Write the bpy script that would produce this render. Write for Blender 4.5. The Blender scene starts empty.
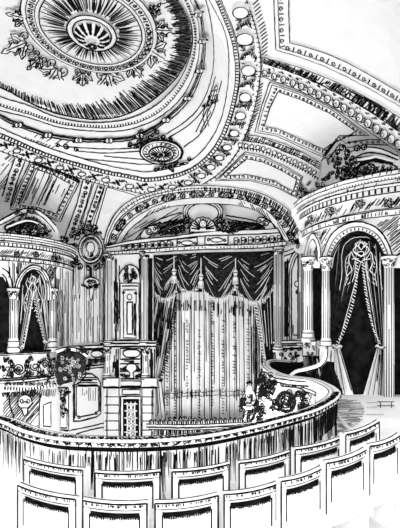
import bpy, math, random
from mathutils import Vector as V
random.seed(7)
C = bpy.context.scene.collection
F, CX, HY, E = 380.0, 200.0, 320.0, 6.0       # focal length (px), principal column, horizon row, eye height (m)
EYE = V((0, 0, E))
UP = V((0, 0, 1))
PI = math.pi

# ------------------------------------------------------------------ materials
def mat(name, c0, c1, scale=6.0, rough=0.9):
    m = bpy.data.materials.new(name); m.use_nodes = True
    nt = m.node_tree; b = nt.nodes['Principled BSDF']
    b.inputs['Roughness'].default_value = rough
    b.inputs['Specular IOR Level'].default_value = 0.0
    tc = nt.nodes.new('ShaderNodeTexCoord'); no = nt.nodes.new('ShaderNodeTexNoise')
    no.inputs['Scale'].default_value = scale; no.inputs['Detail'].default_value = 4
    cr = nt.nodes.new('ShaderNodeValToRGB')
    cr.color_ramp.elements[0].position = .35; cr.color_ramp.elements[1].position = .65
    cr.color_ramp.elements[0].color = (*c0, 1); cr.color_ramp.elements[1].color = (*c1, 1)
    nt.links.new(tc.outputs['Object'], no.inputs['Vector'])
    nt.links.new(no.outputs['Fac'], cr.inputs['Fac'])
    nt.links.new(cr.outputs['Color'], b.inputs['Base Color'])
    return m
def g(v): return (v, v, v)
M = {
    'plaster': mat('white_plaster', g(.86), g(.90), 3),
    'cloth': mat('white_cloth', g(.84), g(.90), 9),
    'ink': mat('black_line', g(.004), g(.012), 12),
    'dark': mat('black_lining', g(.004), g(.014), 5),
    'velvet': mat('dark_velvet', g(.006), g(.03), 8),
    'grey': mat('grey_stone', g(.36), g(.48), 8),
}

# ------------------------------------------------------------------ objects
class MB:
    def __init__(s): s.v = []; s.f = []; s.m = []; s.k = []
    def mi(s, m):
        if m not in s.k: s.k.append(m)
        return s.k.index(m)
    def vert(s, p): s.v.append(V(p)); return len(s.v) - 1
    def face(s, ids, m='plaster'): s.f.append(list(ids)); s.m.append(s.mi(m))
    def poly(s, pts, m='plaster'): s.face([s.vert(p) for p in pts], m)
    def grid(s, rows, m='plaster', closed=False):
        ids = [[s.vert(p) for p in r] for r in rows]
        for a, b in zip(ids, ids[1:]):
            n = len(a)
            for i in range(n if closed else n - 1):
                s.face((a[i], a[(i + 1) % n], b[(i + 1) % n], b[i]), m)
    def box(s, o, ax, ay, az, m='plaster'):           # o = corner, three edge vectors
        p = [o, o + ax, o + ax + ay, o + ay]; q = [x + az for x in p]
        i = [s.vert(x) for x in p + q]
        for f in ((3, 2, 1, 0), (4, 5, 6, 7), (0, 1, 5, 4), (1, 2, 6, 5), (2, 3, 7, 6), (3, 0, 4, 7)):
            s.face([i[j] for j in f], m)
    def lathe(s, c, prof, n=16, m='plaster', a0=0, a1=2 * PI):
        full = abs(a1 - a0 - 2 * PI) < 1e-6
        k = n if full else n + 1
        s.grid([[V((c[0] + r * math.cos(a0 + (a1 - a0) * i / n), c[1] + r * math.sin(a0 + (a1 - a0) * i / n), z)) for i in range(k)] for r, z in prof], m, full)
    def ball(s, c, r, m='plaster', n=8):
        s.lathe(c, [(max(1e-4, r * math.sin(PI * j / 6)), c[2] - r * math.cos(PI * j / 6)) for j in range(7)], n, m)
    def ridge(s, pts, nrm, rad, m='ink'):            # a raised bead lying on a surface
        n = len(pts)
        if n < 2: return
        rows = []
        for i, p in enumerate(pts):
            t = pts[min(i + 1, n - 1)] - pts[max(i - 1, 0)]
            if t.length < 1e-7: t = V((1, 0, 0))
            t.normalize(); nn = nrm[i]; b = t.cross(nn)
            if b.length < 1e-6: b = V((1, 0, 0))
            b.normalize(); r = rad[i] if isinstance(rad, list) else rad
            rows.append([p - b * r, p + nn * r * .6, p + b * r])
        s.grid(rows, m)
    def tube(s, pts, r, m='plaster', n=7):
        rows = []
        for i, p in enumerate(pts):
            t = (pts[min(i + 1, len(pts) - 1)] - pts[max(i - 1, 0)]).normalized()
            a = t.cross(UP) if abs(t.z) < .9 else t.cross(V((1, 0, 0)))
            a.normalize(); b = t.cross(a); rr = r[i] if isinstance(r, list) else r
            rows.append([p + (a * math.cos(2 * PI * k / n) + b * math.sin(2 * PI * k / n)) * rr for k in range(n)])
        s.grid(rows, m, True)

def setp(o, label=None, cat=None, group=None, kind=None):
    for k, v in (('label', label), ('category', cat), ('group', group), ('kind', kind)):
        if v: o[k] = v
    return o
def thing(name, label, cat, loc, group=None):
    o = bpy.data.objects.new(name, None); C.objects.link(o)
    o.location = loc; o.empty_display_size = .2
    return setp(o, label, cat, group)
def wloc(o):
    p = V((0, 0, 0))
    while o: p += o.location; o = o.parent
    return p
def fin(mb, name, parent=None, label=None, cat=None, group=None, kind=None, smooth=False):
    if not mb.v: return None
    if parent is None:
        lo = [min(p[i] for p in mb.v) for i in range(3)]; hi = [max(p[i] for p in mb.v) for i in range(3)]
        org = V(((lo[0] + hi[0]) / 2, (lo[1] + hi[1]) / 2, lo[2]))
    else: org = wloc(parent)
    me = bpy.data.meshes.new(name)
    me.from_pydata([p - org for p in mb.v], [], mb.f)
    for k in mb.k: me.materials.append(M[k])
    me.polygons.foreach_set('material_index', mb.m)
    if smooth: me.polygons.foreach_set('use_smooth', [True] * len(mb.f))
    me.update()
    o = bpy.data.objects.new(name, me); C.objects.link(o)
    if parent is None: o.location = org
    else: o.parent = parent
    return setp(o, label, cat, group, kind)

# ------------------------------------------------------------------ surfaces of the place, met by a line of sight
def ray(px, py): return V(((px - CX) / F, 1.0, (HY - py) / F))
class Plane:
    def __init__(s, p, n): s.p = V(p); s.n = V(n).normalized()
    def cast(s, px, py):
        d = ray(px, py); t = (s.p - EYE).dot(s.n) / d.dot(s.n)
        return EYE + d * t, s.n
    def off(s, h): return Plane(s.p + s.n * h, s.n)
class Cyl:
    def __init__(s, cx, cy, r): s.c = (cx, cy); s.r = r
    def cast(s, px, py):
        d = ray(px, py); cx, cy = s.c
        a = d.x ** 2 + 1; b = -2 * (d.x * cx + cy); c = cx * cx + cy * cy - s.r ** 2
        D = b * b - 4 * a * c
        t = (-b - math.sqrt(D)) / (2 * a) if D > 0 else -b / (2 * a)
        p = EYE + d * t; n = V((p.x - cx, p.y - cy, 0)).normalized()
        return V((cx, cy, p.z)) + n * s.r, n
    def off(s, h): return Cyl(s.c[0], s.c[1], s.r + h)
PROF = [(0, 8.15), (2.0, 8.12), (2.6, 8.04), (3.05, 7.86), (3.27, 7.62), (3.36, 7.3), (3.55, 7.17), (4.0, 6.55), (4.45, 6.02), (5.2, 5.55),
        (6.0, 5.22), (7.0, 4.8), (7.8, 4.2), (8.5, 3.35), (9.2, 2.3), (10, 1.0), (11, -.8)]
DC = (-3.5, 10.2)
def prof(r):
    for (r0, z0), (r1, z1) in zip(PROF, PROF[1:]):
        if r <= r1: return z0 + (z1 - z0) * (r - r0) / (r1 - r0)
    return PROF[-1][1]
class Rev:                                             # the ceiling: shallow dome, drum, falling cove
    def __init__(s, h=0): s.h = h
    def off(s, h): return Rev(s.h + h)
    def cast(s, px, py):
        d = ray(px, py)
        def fn(t): return d.z * t - prof(math.hypot(d.x * t - DC[0], t - DC[1]))
        t = 4.0
        while t < 24 and fn(t) < 0: t += .06
        a, b = t - .06, t
        for _ in range(14):
            m = (a + b) / 2
            if fn(m) < 0: a = m
            else: b = m
        p = EYE + d * a; r = math.hypot(p.x - DC[0], p.y - DC[1])
        sl = (prof(r + .15) - prof(max(0, r - .15))) / .3
        ux, uy = (p.x - DC[0]) / max(r, 1e-6), (p.y - DC[1]) / max(r, 1e-6)
        n = V((sl * ux, sl * uy, -1)).normalized()
        return p + n * s.h, n
CEIL = Rev()
STAGE = Plane((.5, 17, E), (-.342, -.94, 0))
LW = Plane((-4.55, 18.8, E), (.93, -.37, 0))
TL = Cyl(-7.7, 15.3, 2.45)                             # left box turret
TR = Cyl(5.25, 10.5, 2.45)                             # right box turret
def at(px, py, Y): return EYE + ray(px, py) * Y

# ------------------------------------------------------------------ curves and pens
def cr(pts, step=3.0, closed=False):
    if len(pts) < 3 and not closed:
        out = []
        for a, b in zip(pts, pts[1:]):
            n = max(1, int(math.dist(a, b) / step)); out += [tuple(a[k] + (b[k] - a[k]) * i / n for k in range(len(a))) for i in range(n)]
        return out + [tuple(pts[-1])]
    P = list(pts); out = []
    P = [P[-1]] + P + P[:2] if closed else [tuple(2 * x - y for x, y in zip(P[0], P[1]))] + P + [tuple(2 * x - y for x, y in zip(P[-1], P[-2]))]
    for i in range(1, len(P) - 2):
        p0, p1, p2, p3 = P[i - 1:i + 3]
        n = max(1, int(math.dist(p1, p2) / step))
        for j in range(n):
            t = j / n
            out.append(tuple(.5 * (2 * b + (c - a) * t + (2 * a - 5 * b + 4 * c - d) * t * t + (3 * b - a - 3 * c + d) * t ** 3) for a, b, c, d in zip(p0, p1, p2, p3)))
    out.append(tuple(P[-2]))
    return out
def lin(pts, step=3.0, closed=False):
    pts = list(pts) + ([pts[0]] if closed else []); out = []
    for a, b in zip(pts, pts[1:]):
        n = max(1, int(math.dist(a, b) / step)); out += [(a[0] + (b[0] - a[0]) * i / n, a[1] + (b[1] - a[1]) * i / n) for i in range(n)]
    return out + [tuple(pts[-1])]
def resample(pts, n):
    d = [0]
    for a, b in zip(pts, pts[1:]): d.append(d[-1] + math.dist(a, b))
    out = []; j = 0
    for i in range(n):
        s = d[-1] * i / (n - 1)
        while j < len(d) - 2 and d[j + 1] < s: j += 1
        t = (s - d[j]) / max(1e-9, d[j + 1] - d[j])
        out.append(tuple(x + (y - x) * t for x, y in zip(pts[j], pts[j + 1])))
    return out
def J(a=.25): return random.uniform(-a, a)
def line(mb, pts, S, w=1.0, m='ink', h=.012, wob=.22, taper=False):
    P = []; N = []; R = []
    n = len(pts)
    S = S.off(h); w = w * 1.08
    for i, (x, y) in enumerate(pts):
        p, nn = S.cast(x + J(wob), y + J(wob)); P.append(p); N.append(nn)
        k = w / 2 * p.y / F * random.uniform(.8, 1.2)
        if taper: k *= 1 - .8 * i / max(1, n - 1)
        R.append(k)
    mb.ridge(P, N, R, m)
def curve(mb, pts, S, w=1.0, m='ink', h=.012, closed=False, step=3.0, wob=.22): line(mb, cr(pts, step, closed), S, w, m, h, wob)
def seg(mb, a, b, S, w=1.0, m='ink', h=.012, taper=False): line(mb, lin([a, b], 5), S, w, m, h, .2, taper)
def pline(mb, pts, S, w=1.0, m='ink', h=.012, closed=False): line(mb, lin(pts, 4, closed), S, w, m, h)
def ell(cx, cy, rx, ry=None, n=None, a0=0, a1=2 * PI):
    ry = ry or rx; n = n or max(8, int((rx + ry) * 1.6))
    return [(cx + rx * math.cos(a0 + (a1 - a0) * i / n), cy + ry * math.sin(a0 + (a1 - a0) * i / n)) for i in range(n + 1)]
def plate(mb, pts, S, h=.05, m='plaster'):             # raised slab with its own edge thickness
    top = []; bot = []; S2 = S.off(h)
    for x, y in pts:
        p, n = S2.cast(x, y); top.append(mb.vert(p)); bot.append(mb.vert(p - n * (h + .01)))
    mb.face(top, m)
    k = len(pts)
    for i in range(k): mb.face((bot[i], bot[(i + 1) % k], top[(i + 1) % k], top[i]), m)
def band(mb, A, B, S, h=.05, m='plaster', step=4.0, back=.01, edges=0.0):
    A = cr(A, step); B = cr(B, step); n = max(len(A), len(B)); A = resample(A, n); B = resample(B, n)
    S2 = S.off(h); R = [[S2.cast(a[0] + (b[0] - a[0]) * k / 4, a[1] + (b[1] - a[1]) * k / 4) for a, b in zip(A, B)] for k in range(5)]
    mb.grid([[p - q * (back + h) for p, q in R[0]]] + [[p for p, q in r] for r in R] + [[p - q * (back + h) for p, q in R[-1]]], m)
    if edges:
        line(mb, A, S, edges, h=h + .006); line(mb, B, S, edges, h=h + .006)
def sheet(mb, A, B, S, rows=6, m='plaster', h=0.0, step=4.0):   # plain skin between two curves
    A = cr(A, step); B = cr(B, step); n = max(len(A), len(B)); A = resample(A, n); B = resample(B, n)
    g_ = []
    for j in range(rows + 1):
        t = j / rows; r = []
        for a, b in zip(A, B):
            p, q = S.cast(a[0] + (b[0] - a[0]) * t, a[1] + (b[1] - a[1]) * t); r.append(p + q * h)
        g_.append(r)
    mb.grid(g_, m)
def inside(x, y, P):
    c = False
    for (x0, y0), (x1, y1) in zip(P, P[1:] + P[:1]):
        if (y0 > y) != (y1 > y) and x < (x1 - x0) * (y - y0) / (y1 - y0) + x0: c = not c
    return c
def hatch(mb, P, S, ang=90, gap=2.2, w=.8, keep=.9, brk=.25, h=.012, jit=.5, m='ink'):   # pen strokes clipped to a region; inks in drawn shade as well as pattern
    a = math.radians(ang); d = (math.cos(a), -math.sin(a)); q = (-d[1], d[0])
    cs = [x * q[0] + y * q[1] for x, y in P]; ds = [x * d[0] + y * d[1] for x, y in P]
    c = min(cs)
    while c < max(cs):
        c += gap * random.uniform(.6, 1.4)
        if random.random() > keep: continue
        s = min(ds); run = []
        def flush(run):
            if len(run) > 2:
                k = len(run)
                if random.random() < brk:
                    i = random.randint(0, k // 2); j = random.randint(max(i + 2, k // 2), k); run = run[i:j]
                if len(run) > 2: line(mb, run[::3] + ([run[-1]] if len(run) % 3 != 1 else []), S, w, m, h, .15)
        while s < max(ds) + 1:
            x, y = c * q[0] + s * d[0], c * q[1] + s * d[1]
            if inside(x, y, P): run.append((x + J(jit * .3), y))
            else: flush(run); run = []
            s += 1.3
        flush(run)
def spiral(cx, cy, r, a0=0, turns=1.4, sgn=1, n=None):
    n = n or max(9, int(r * turns * 3)); return [(cx + r * (1 - .75 * i / n) * math.cos(a0 + sgn * 2 * PI * turns * i / n), cy + r * (1 - .75 * i / n) * math.sin(a0 + sgn * 2 * PI * turns * i / n)) for i in range(n + 1)]
def scroll(mb, cx, cy, r, S, a0=0, turns=1.4, sgn=1, w=1.0, h=.012): line(mb, spiral(cx, cy, r, a0, turns, sgn), S, w, 'ink', h, .15)
def disc(mb, cx, cy, rx, S, ry=None, h=.05, m='plaster', w=1.0):
    e = ell(cx, cy, rx, ry); plate(mb, e[:-1], S, h, m)
    if w: line(mb, e, S, w, 'ink', h + .006, .12)
def rosette(mb, cx, cy, r, S, h=.05, w=.9, k=6):
    disc(mb, cx, cy, r, S, None, h, 'plaster', w)
    disc(mb, cx, cy, r * .3, S, None, h + .03, 'ink', 0)
    for i in range(k):
        a = 2 * PI * i / k + .3; seg(mb, (cx + r * .35 * math.cos(a), cy + r * .35 * math.sin(a)), (cx + r * .9 * math.cos(a), cy + r * .9 * math.sin(a)), S, w, h=h + .012)
def leaf(mb, x, y, ang, L, W, S, h=.05, w=.9, lobes=3):        # lobed acanthus leaf, base at x,y
    a = math.radians(ang); d = (math.cos(a), -math.sin(a)); q = (-d[1], d[0]); up = []; dn = []
    N = lobes * 4
    for i in range(N + 1):
        t = i / N; wd = W * math.sin(PI * min(1, t * .85 + .12)) * (.72 + .28 * math.cos(2 * PI * t * lobes + PI))
        c = (x + d[0] * L * t, y + d[1] * L * t)
        up.append((c[0] + q[0] * wd, c[1] + q[1] * wd)); dn.append((c[0] - q[0] * wd, c[1] - q[1] * wd))
    o = up + dn[::-1]
    S2 = S.off(h); ca = [S2.cast(*p) for p in up]; cb = [S2.cast(*p) for p in dn]
    mb.grid([[p - n * h for p, n in ca], [p for p, n in ca], [p for p, n in cb], [p - n * h for p, n in cb]])
    line(mb, o + [o[0]], S, w, h=h + .006, wob=.1)
    line(mb, lin([(x, y), (x + d[0] * L * .8, y + d[1] * L * .8)], 3), S, w, h=h + .012)
def acanthus(mb, x, y, ang, L, S, w=.95):                      # scrolled leaf drop: two volutes and three leaves
    a = math.radians(ang); d = (math.cos(a), -math.sin(a)); q = (-d[1], d[0]); r = L * .17
    for s in (1, -1):
        scroll(mb, x + d[0] * r * 1.0 + q[0] * s * r * 1.25, y + d[1] * r * 1.0 + q[1] * s * r * 1.25, r, S, -a, 1.3, s, w, .03)
        leaf(mb, x + d[0] * L * .25, y + d[1] * L * .25, ang - s * 55, L * .55, L * .15, S, .05, w, 2); leaf(mb, x + d[0] * L * .5, y + d[1] * L * .5, ang - s * 50, L * .34, L * .1, S, .06, w, 2)
    leaf(mb, x + d[0] * L * .2, y + d[1] * L * .2, ang, L * .9, L * .17, S, .08, w, 3)
def along(pts, gap):
    p = cr(pts, 1.0); d = 0; out = []; last = -gap
    for i in range(1, len(p)):
        d += math.dist(p[i], p[i - 1])
        if d - last >= gap:
            last = d; out.append((p[i][0], p[i][1], math.atan2(p[i][1] - p[i - 1][1], p[i][0] - p[i - 1][0])))
    return out
def clip(P): return [(x, y) for x, y in P]
def vis(x, y, mrg=14): return -mrg < x < 400 + mrg and -mrg < y < 528 + mrg
def dashes(mb, pts, S, gap=3, ln=3, w=1.1, h=.012):
    for x, y, a in along(pts, gap):
        if vis(x, y): seg(mb, (x - math.sin(a) * ln / 2, y + math.cos(a) * ln / 2), (x + math.sin(a) * ln / 2, y - math.cos(a) * ln / 2), S, w, h=h)
def circles(mb, pts, S, gap=8, r=3, h=.04, w=.9, squash=1.0, dark=False):
    for x, y, a in along(pts, gap):
        if not vis(x, y): continue
        e = [(x + r * math.cos(t) * math.cos(a) - r * squash * math.sin(t) * math.sin(a), y + r * math.cos(t) * math.sin(a) + r * squash * math.sin(t) * math.cos(a)) for t in [2 * PI * i / 10 for i in range(11)]]
        plate(mb, e[:-1], S, h, 'plaster'); line(mb, e, S, w, h=h + .006, wob=.1)
def curls(mb, pts, S, gap=7, r=2.6, w=.9, h=.012):
    for i, (x, y, a) in enumerate(along(pts, gap)):
        if vis(x, y): scroll(mb, x + J(.5), y + J(.5), r * random.uniform(.8, 1.1), S, a + (PI if i % 2 else 0), 1.3, 1 if i % 2 else -1, w, h)
def scribble(mb, x0, y0, x1, y1, S, n=10, r=2.5, w=.9, h=.03, leaves=.4):  # carved foliage filling a small field
    for _ in range(n):
        x, y = random.uniform(x0 + r * .6, x1 - r * .6), random.uniform(y0 + r * .6, y1 - r * .6)
        if random.random() < leaves: leaf(mb, x, y, random.uniform(0, 360), r * 2.3, r * .6, S, h, w * .62, 2)
        else: scroll(mb, x, y, r * random.uniform(.8, 1.35), S, random.uniform(0, 6.3), 1.05, random.choice((1, -1)), w * .68, h)
def rect(x0, y0, x1, y1): return [(x0, y0), (x1, y0), (x1, y1), (x0, y1)]
def quadplate(mb, x0, y0, x1, y1, S, h=.05, w=1.0, m='plaster'):
    P = rect(x0, y0, x1, y1); plate(mb, lin(P, 6, True)[:-1], S, h, m)
    if w: pline(mb, P, S, w, h=h + .006, closed=True)
def blob(mb, P, S, h=.02, m='ink'): plate(mb, P, S, h, m)

exec_order = []
# ================================================================== SETTING
# ---- ceiling: one shell from the dome's middle to the foot of the cove, cut by the proscenium arch
BND = [(-90, 215), (-40, 225), (8, 236), (40, 246), (75, 252), (100, 247), (121, 243), (130, 229), (150, 214), (172, 206), (205, 203), (238, 205),
       (260, 212), (275, 225), (285, 240), (300, 243), (312, 222), (340, 196), (400, 182), (460, 190)]
bp = []
for x, y in cr(BND, 3):
    p, _ = CEIL.cast(x, y); bp.append((math.atan2(p.y - DC[1], p.x - DC[0]), math.hypot(p.x - DC[0], p.y - DC[1])))
bp.sort()
def rmax(a):
    if a <= bp[0][0] or a >= bp[-1][0]:
        k = min(abs(a - bp[0][0]), abs(a - bp[-1][0]), .5) / .5
        e = bp[0][1] if abs(a - bp[0][0]) < abs(a - bp[-1][0]) else bp[-1][1]
        far_ = 9.1 if -2.6 < a < -.75 else 10.4
        return e + (far_ - e) * k
    for (a0, r0), (a1, r1) in zip(bp, bp[1:]):
        if a <= a1: return r0 + (r1 - r0) * (a - a0) / max(1e-9, a1 - a0)
angs = sorted(set([-PI + 2 * PI * i / 220 for i in range(220)] + [a for a, _ in bp[::2]]))
mb = MB(); rows = []
for r_ in (0, .4, .8, 1.2, 1.6, 2.0, 2.3, 2.6, 2.83, 3.05, 3.16, 3.27, 3.36): rows.append([(r_, a) for a in angs])
for r_ in (3.45, 3.55): rows.append([(r_, a) for a in angs])
for k in range(1, 46): rows.append([(3.55 + (rmax(a) - 3.55) * k / 45, a) for a in angs])
mb.grid([[V((DC[0] + r * math.cos(a), DC[1] + r * math.sin(a), E + prof(r))) for r, a in rw] for rw in rows], 'plaster', True)
fin(mb, 'ceiling', kind='structure')

# ---- walls
mb = MB()
S0 = STAGE
for P in (([(96, 222), (153, 204)], [(96, 452), (153, 452)]), ([(274, 204), (330, 222)], [(274, 452), (330, 452)]), ([(100, 200), (318, 200)], [(100, 252), (318, 250)])):
    sheet(mb, P[0], P[1], S0, 3)
fin(mb, 'wall_stage', kind='structure')
mb = MB()
sheet(mb, [(50, 240), (75, 244), (90, 241), (107, 236)], [(50, 452), (75, 452), (90, 452), (107, 452)], LW, 8)
LW0 = LW
hatch(mb, [(56, 250), (106, 250), (106, 344), (56, 344)], LW, 90, 1.9, .8, .85, .8); hatch(mb, [(78, 318), (106, 314), (106, 344), (78, 344)], LW, 90, 2.4, .9, .8, .6); hatch(mb, [(98, 262), (107, 262), (107, 344), (98, 344)], LW, 90, 1.6, .9, .9, .5)
hatch(mb, [(56, 300), (72, 300), (72, 343), (56, 343)], LW, 90, 1.7, .9, .9, .5)
hatch(mb, [(58, 252), (80, 252), (80, 300), (58, 300)], LW, 90, 1.8, .9, .85, .5)
fin(mb, 'wall_left', kind='structure')
mb = MB(); a = S0.cast(330, 320)[0]
mb.poly([V((a.x, a.y, 0)), V((9.0, 9.5, 0)), V((9.0, 9.5, 10)), V((a.x, a.y, 10))])
fin(mb, 'wall_right', kind='structure')
mb = MB(); mb.poly([V((-14, 2, 0)), V((11, 2, 0)), V((11, 24, 0)), V((-14, 24, 0))]); fin(mb, 'floor', kind='structure')

# ---- stage house behind the opening: dark box
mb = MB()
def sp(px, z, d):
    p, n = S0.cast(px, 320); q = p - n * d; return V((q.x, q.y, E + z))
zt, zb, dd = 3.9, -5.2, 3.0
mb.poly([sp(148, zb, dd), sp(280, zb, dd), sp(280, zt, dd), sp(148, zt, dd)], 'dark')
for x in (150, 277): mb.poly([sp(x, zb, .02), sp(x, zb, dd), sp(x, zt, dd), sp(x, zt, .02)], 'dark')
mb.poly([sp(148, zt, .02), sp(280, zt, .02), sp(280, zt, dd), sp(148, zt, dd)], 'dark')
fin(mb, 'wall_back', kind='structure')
mb = MB(); zs = -4.85
mb.poly([sp(150, zs, -.25), sp(277, zs, -.25), sp(277, zs, dd), sp(150, zs, dd)])
fin(mb, 'floor_stage', kind='structure')

# ---- ceiling mouldings
def fringe(mb, A, B, S, gap, w, lo=.6, m='ink'):
    A = cr(A, 1); n = max(4, int(len(A) / gap)); A = resample(A, n); B = resample(cr(B, 1), n)
    for a, b in zip(A, B):
        if not vis(*a, 20): continue
        k = random.uniform(lo, 1.08); s = random.uniform(0, .06); jx = J(.6)
        line(mb, lin([(a[0] + (b[0] - a[0]) * s + jx, a[1] + (b[1] - a[1]) * s), (a[0] + (b[0] - a[0]) * k + jx * 1.5, a[1] + (b[1] - a[1]) * k)], 4), S, w, 'ink', .012, .2)
RIM = [(-12, 82), (8, 91), (28, 102), (55, 113), (80, 118), (100, 119), (125, 115), (150, 102), (170, 85), (185, 65), (192, 45), (191, 25), (183, 6), (172, -10)]
RIMI = [(-8, 78), (10, 86), (32, 95), (60, 103), (80, 104), (98, 101), (116, 94), (134, 86), (150, 76), (160, 66), (171, 52), (173, 35), (172, 18), (158, -4)]
mb = MB(); curve(mb, RIM, CEIL, 1.2); fringe(mb, RIM, RIMI, CEIL, 1.15, .8, .6)  # radial pen strokes ink in the shading gradient inside the dome rim
fin(mb, 'trim_1', kind='structure')
def shift(P, dx0, dx1): return P
C1 = [(-12, 88), (0, 96), (28, 105), (55, 116), (80, 121), (100, 122), (130, 118), (155, 106), (175, 88), (187, 68), (194, 45), (193, 22), (185, 2), (176, -12)]
C2 = [(-12, 97), (0, 104), (28, 112), (60, 122), (100, 126), (130, 123), (155, 113), (175, 96), (190, 73), (197, 47), (196, 22), (189, 0), (182, -12)]
C3 = [(-12, 104), (0, 110), (28, 117), (60, 127), (100, 131), (130, 129), (160, 117), (183, 96), (196, 71), (201, 46), (200, 20), (193, 0), (186, -12)]
C4 = [(-12, 110), (0, 116), (10, 121), (42, 133), (75, 139), (100, 140), (135, 137), (165, 121), (187, 101), (200, 77), (206, 48), (204, 20), (198, 0), (190, -12)]
mb = MB(); band(mb, C1, C3, CEIL, .05, step=3, edges=1.0); dashes(mb, C2, CEIL.off(.05), 2.7, 2.6, 1.2); curve(mb, [(x, y + 1.6) for x, y in C2], CEIL.off(.05), .6)
fin(mb, 'trim_2', kind='structure')
mb = MB(); o = cr(C4, 3); line(mb, o, CEIL, 4.4, 'plaster', .0, .1); S1 = CEIL.off(.05)
for dy in (-1.8, -.4, 1.6): line(mb, [(x + dy * .8 if x > 165 else x, y + dy) for x, y in o], S1, 1.15 if dy else .8)
for x, y, a in along(C4, 31):
    if vis(x, y): circles(mb, [(x - 2, y), (x + 2, y + .1)], CEIL.off(.09), 2.6, 2.4); leaf(mb, x, y, 20, 6, 1.6, S1); leaf(mb, x, y, 200, 6, 1.6, S1)
hatch(mb, [(24, 136), (58, 146), (44, 152), (14, 140)], CEIL, 35, 2.4, .7, .9)
hatch(mb, [(40, 134), (70, 141), (60, 147), (30, 136)], CEIL, 35, 2.4, .7, .8)
fin(mb, 'trim_3', kind='structure')
mb = MB()
for P in ([(60, 146), (85, 148), (110, 149), (136, 148)], [(78, 151), (105, 153), (140, 151)], [(166, 134), (186, 121), (202, 103), (212, 76), (214, 48), (211, 20), (206, 0), (200, -12)],
          [(168, 138), (190, 124), (206, 105), (216, 76)], [(184, 147), (200, 134), (213, 112), (222, 80)], [(60, 157), (100, 160), (140, 164), (170, 163)], [(104, 156), (150, 160)]):
    curve(mb, P, CEIL, 1.0)
scroll(mb, 66, 146, 3.2, CEIL, 0, 1.4, 1, 1.3); scroll(mb, 58, 145, 2.2, CEIL, PI, 1.3, -1, 1.2); scroll(mb, 76, 149, 2.6, CEIL, 0, 1.3, 1, 1.2)
# flourish at the right of the dome
for P in ([(206, 128), (203, 115), (208, 103), (214, 94), (219, 85)], [(209, 126), (207, 115), (212, 104), (217, 96)]): curve(mb, P, CEIL, 1.1)
leaf(mb, 213, 100, 70, 17, 3.2, CEIL, .06, 1, 3); leaf(mb, 212, 102, 20, 8, 2, CEIL); leaf(mb, 211, 104, 190, 8, 2, CEIL); scroll(mb, 210, 97, 2.2, CEIL)
pline(mb, [(196, 132), (208, 108), (211, 112), (200, 132)], CEIL, 1.1)
fin(mb, 'trim_4', kind='structure')
B0 = [(-12, 122), (0, 127), (8, 131), (50, 148), (100, 163), (130, 169), (150, 171), (185, 163), (207, 145), (222, 118), (229, 85), (230, 55), (226, 30), (216, 8), (206, -10)]
B1 = [(-12, 128), (0, 133), (10, 137), (50, 154), (100, 168), (130, 174), (150, 177), (185, 170), (210, 152), (228, 120), (237, 82), (236, 50), (231, 28), (223, 8), (215, -10)]
B1b = [(-12, 132), (0, 137), (10, 141), (50, 157), (100, 171), (130, 177), (150, 180), (185, 173), (213, 154), (231, 121), (240.5, 82), (240, 50), (235, 28), (227, 8), (219, -10)]
B2 = [(-12, 136), (0, 142), (10, 146), (40, 159), (80, 172), (105, 178), (130, 184), (150, 187), (175, 184), (202, 173), (222, 154), (237, 131), (248, 98), (252, 65), (248, 32), (240, 4), (234, -10)]
B3 = [(-12, 145), (0, 150), (8, 153), (50, 168), (100, 183), (130, 190), (150, 193), (180, 191), (205, 182), (226, 166), (243, 142), (256, 105), (262, 65), (258, 30), (249, 0), (244, -12)]
mb = MB(); band(mb, B0, B1, CEIL, .04, step=3, edges=1.0); band(mb, B1, B1b, CEIL, .08, step=3, edges=.9); dashes(mb, [((a[0] + b[0]) / 2, (a[1] + b[1]) / 2) for a, b in zip(B1, B1b)], CEIL.off(.08), 2.9, 3.2, 1.35)
fin(mb, 'trim_5', kind='structure')
mb = MB(); band(mb, B1b, B3, CEIL, .05, step=3, edges=1.1)
S1 = CEIL.off(.05)
OV = [(243, 4, 8, 6.2), (247.5, 32, 8.2, 6.4), (251.5, 65, 7, 5.6), (248, 93, 6, 4.8), (243, 112, 5.2, 4.2), (236.5, 130, 4.8, 3.5), (229, 144.5, 4.6, 3.1), (221, 155, 4.4, 2.8), (212, 164.5, 4.4, 2.7), (202, 173, 4.4, 2.5),
      (189, 180, 4.2, 2.3), (173, 184.5, 4.2, 2.2), (152, 186.8, 4.2, 2.2), (130, 184, 4.2, 2.2), (106, 178, 4.2, 2.2), (82, 172, 4, 2.1), (60, 165.5, 4, 2.1), (38, 158, 4, 2.1), (16, 149, 3.8, 2.1), (-6, 139, 3.8, 2)]
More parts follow.
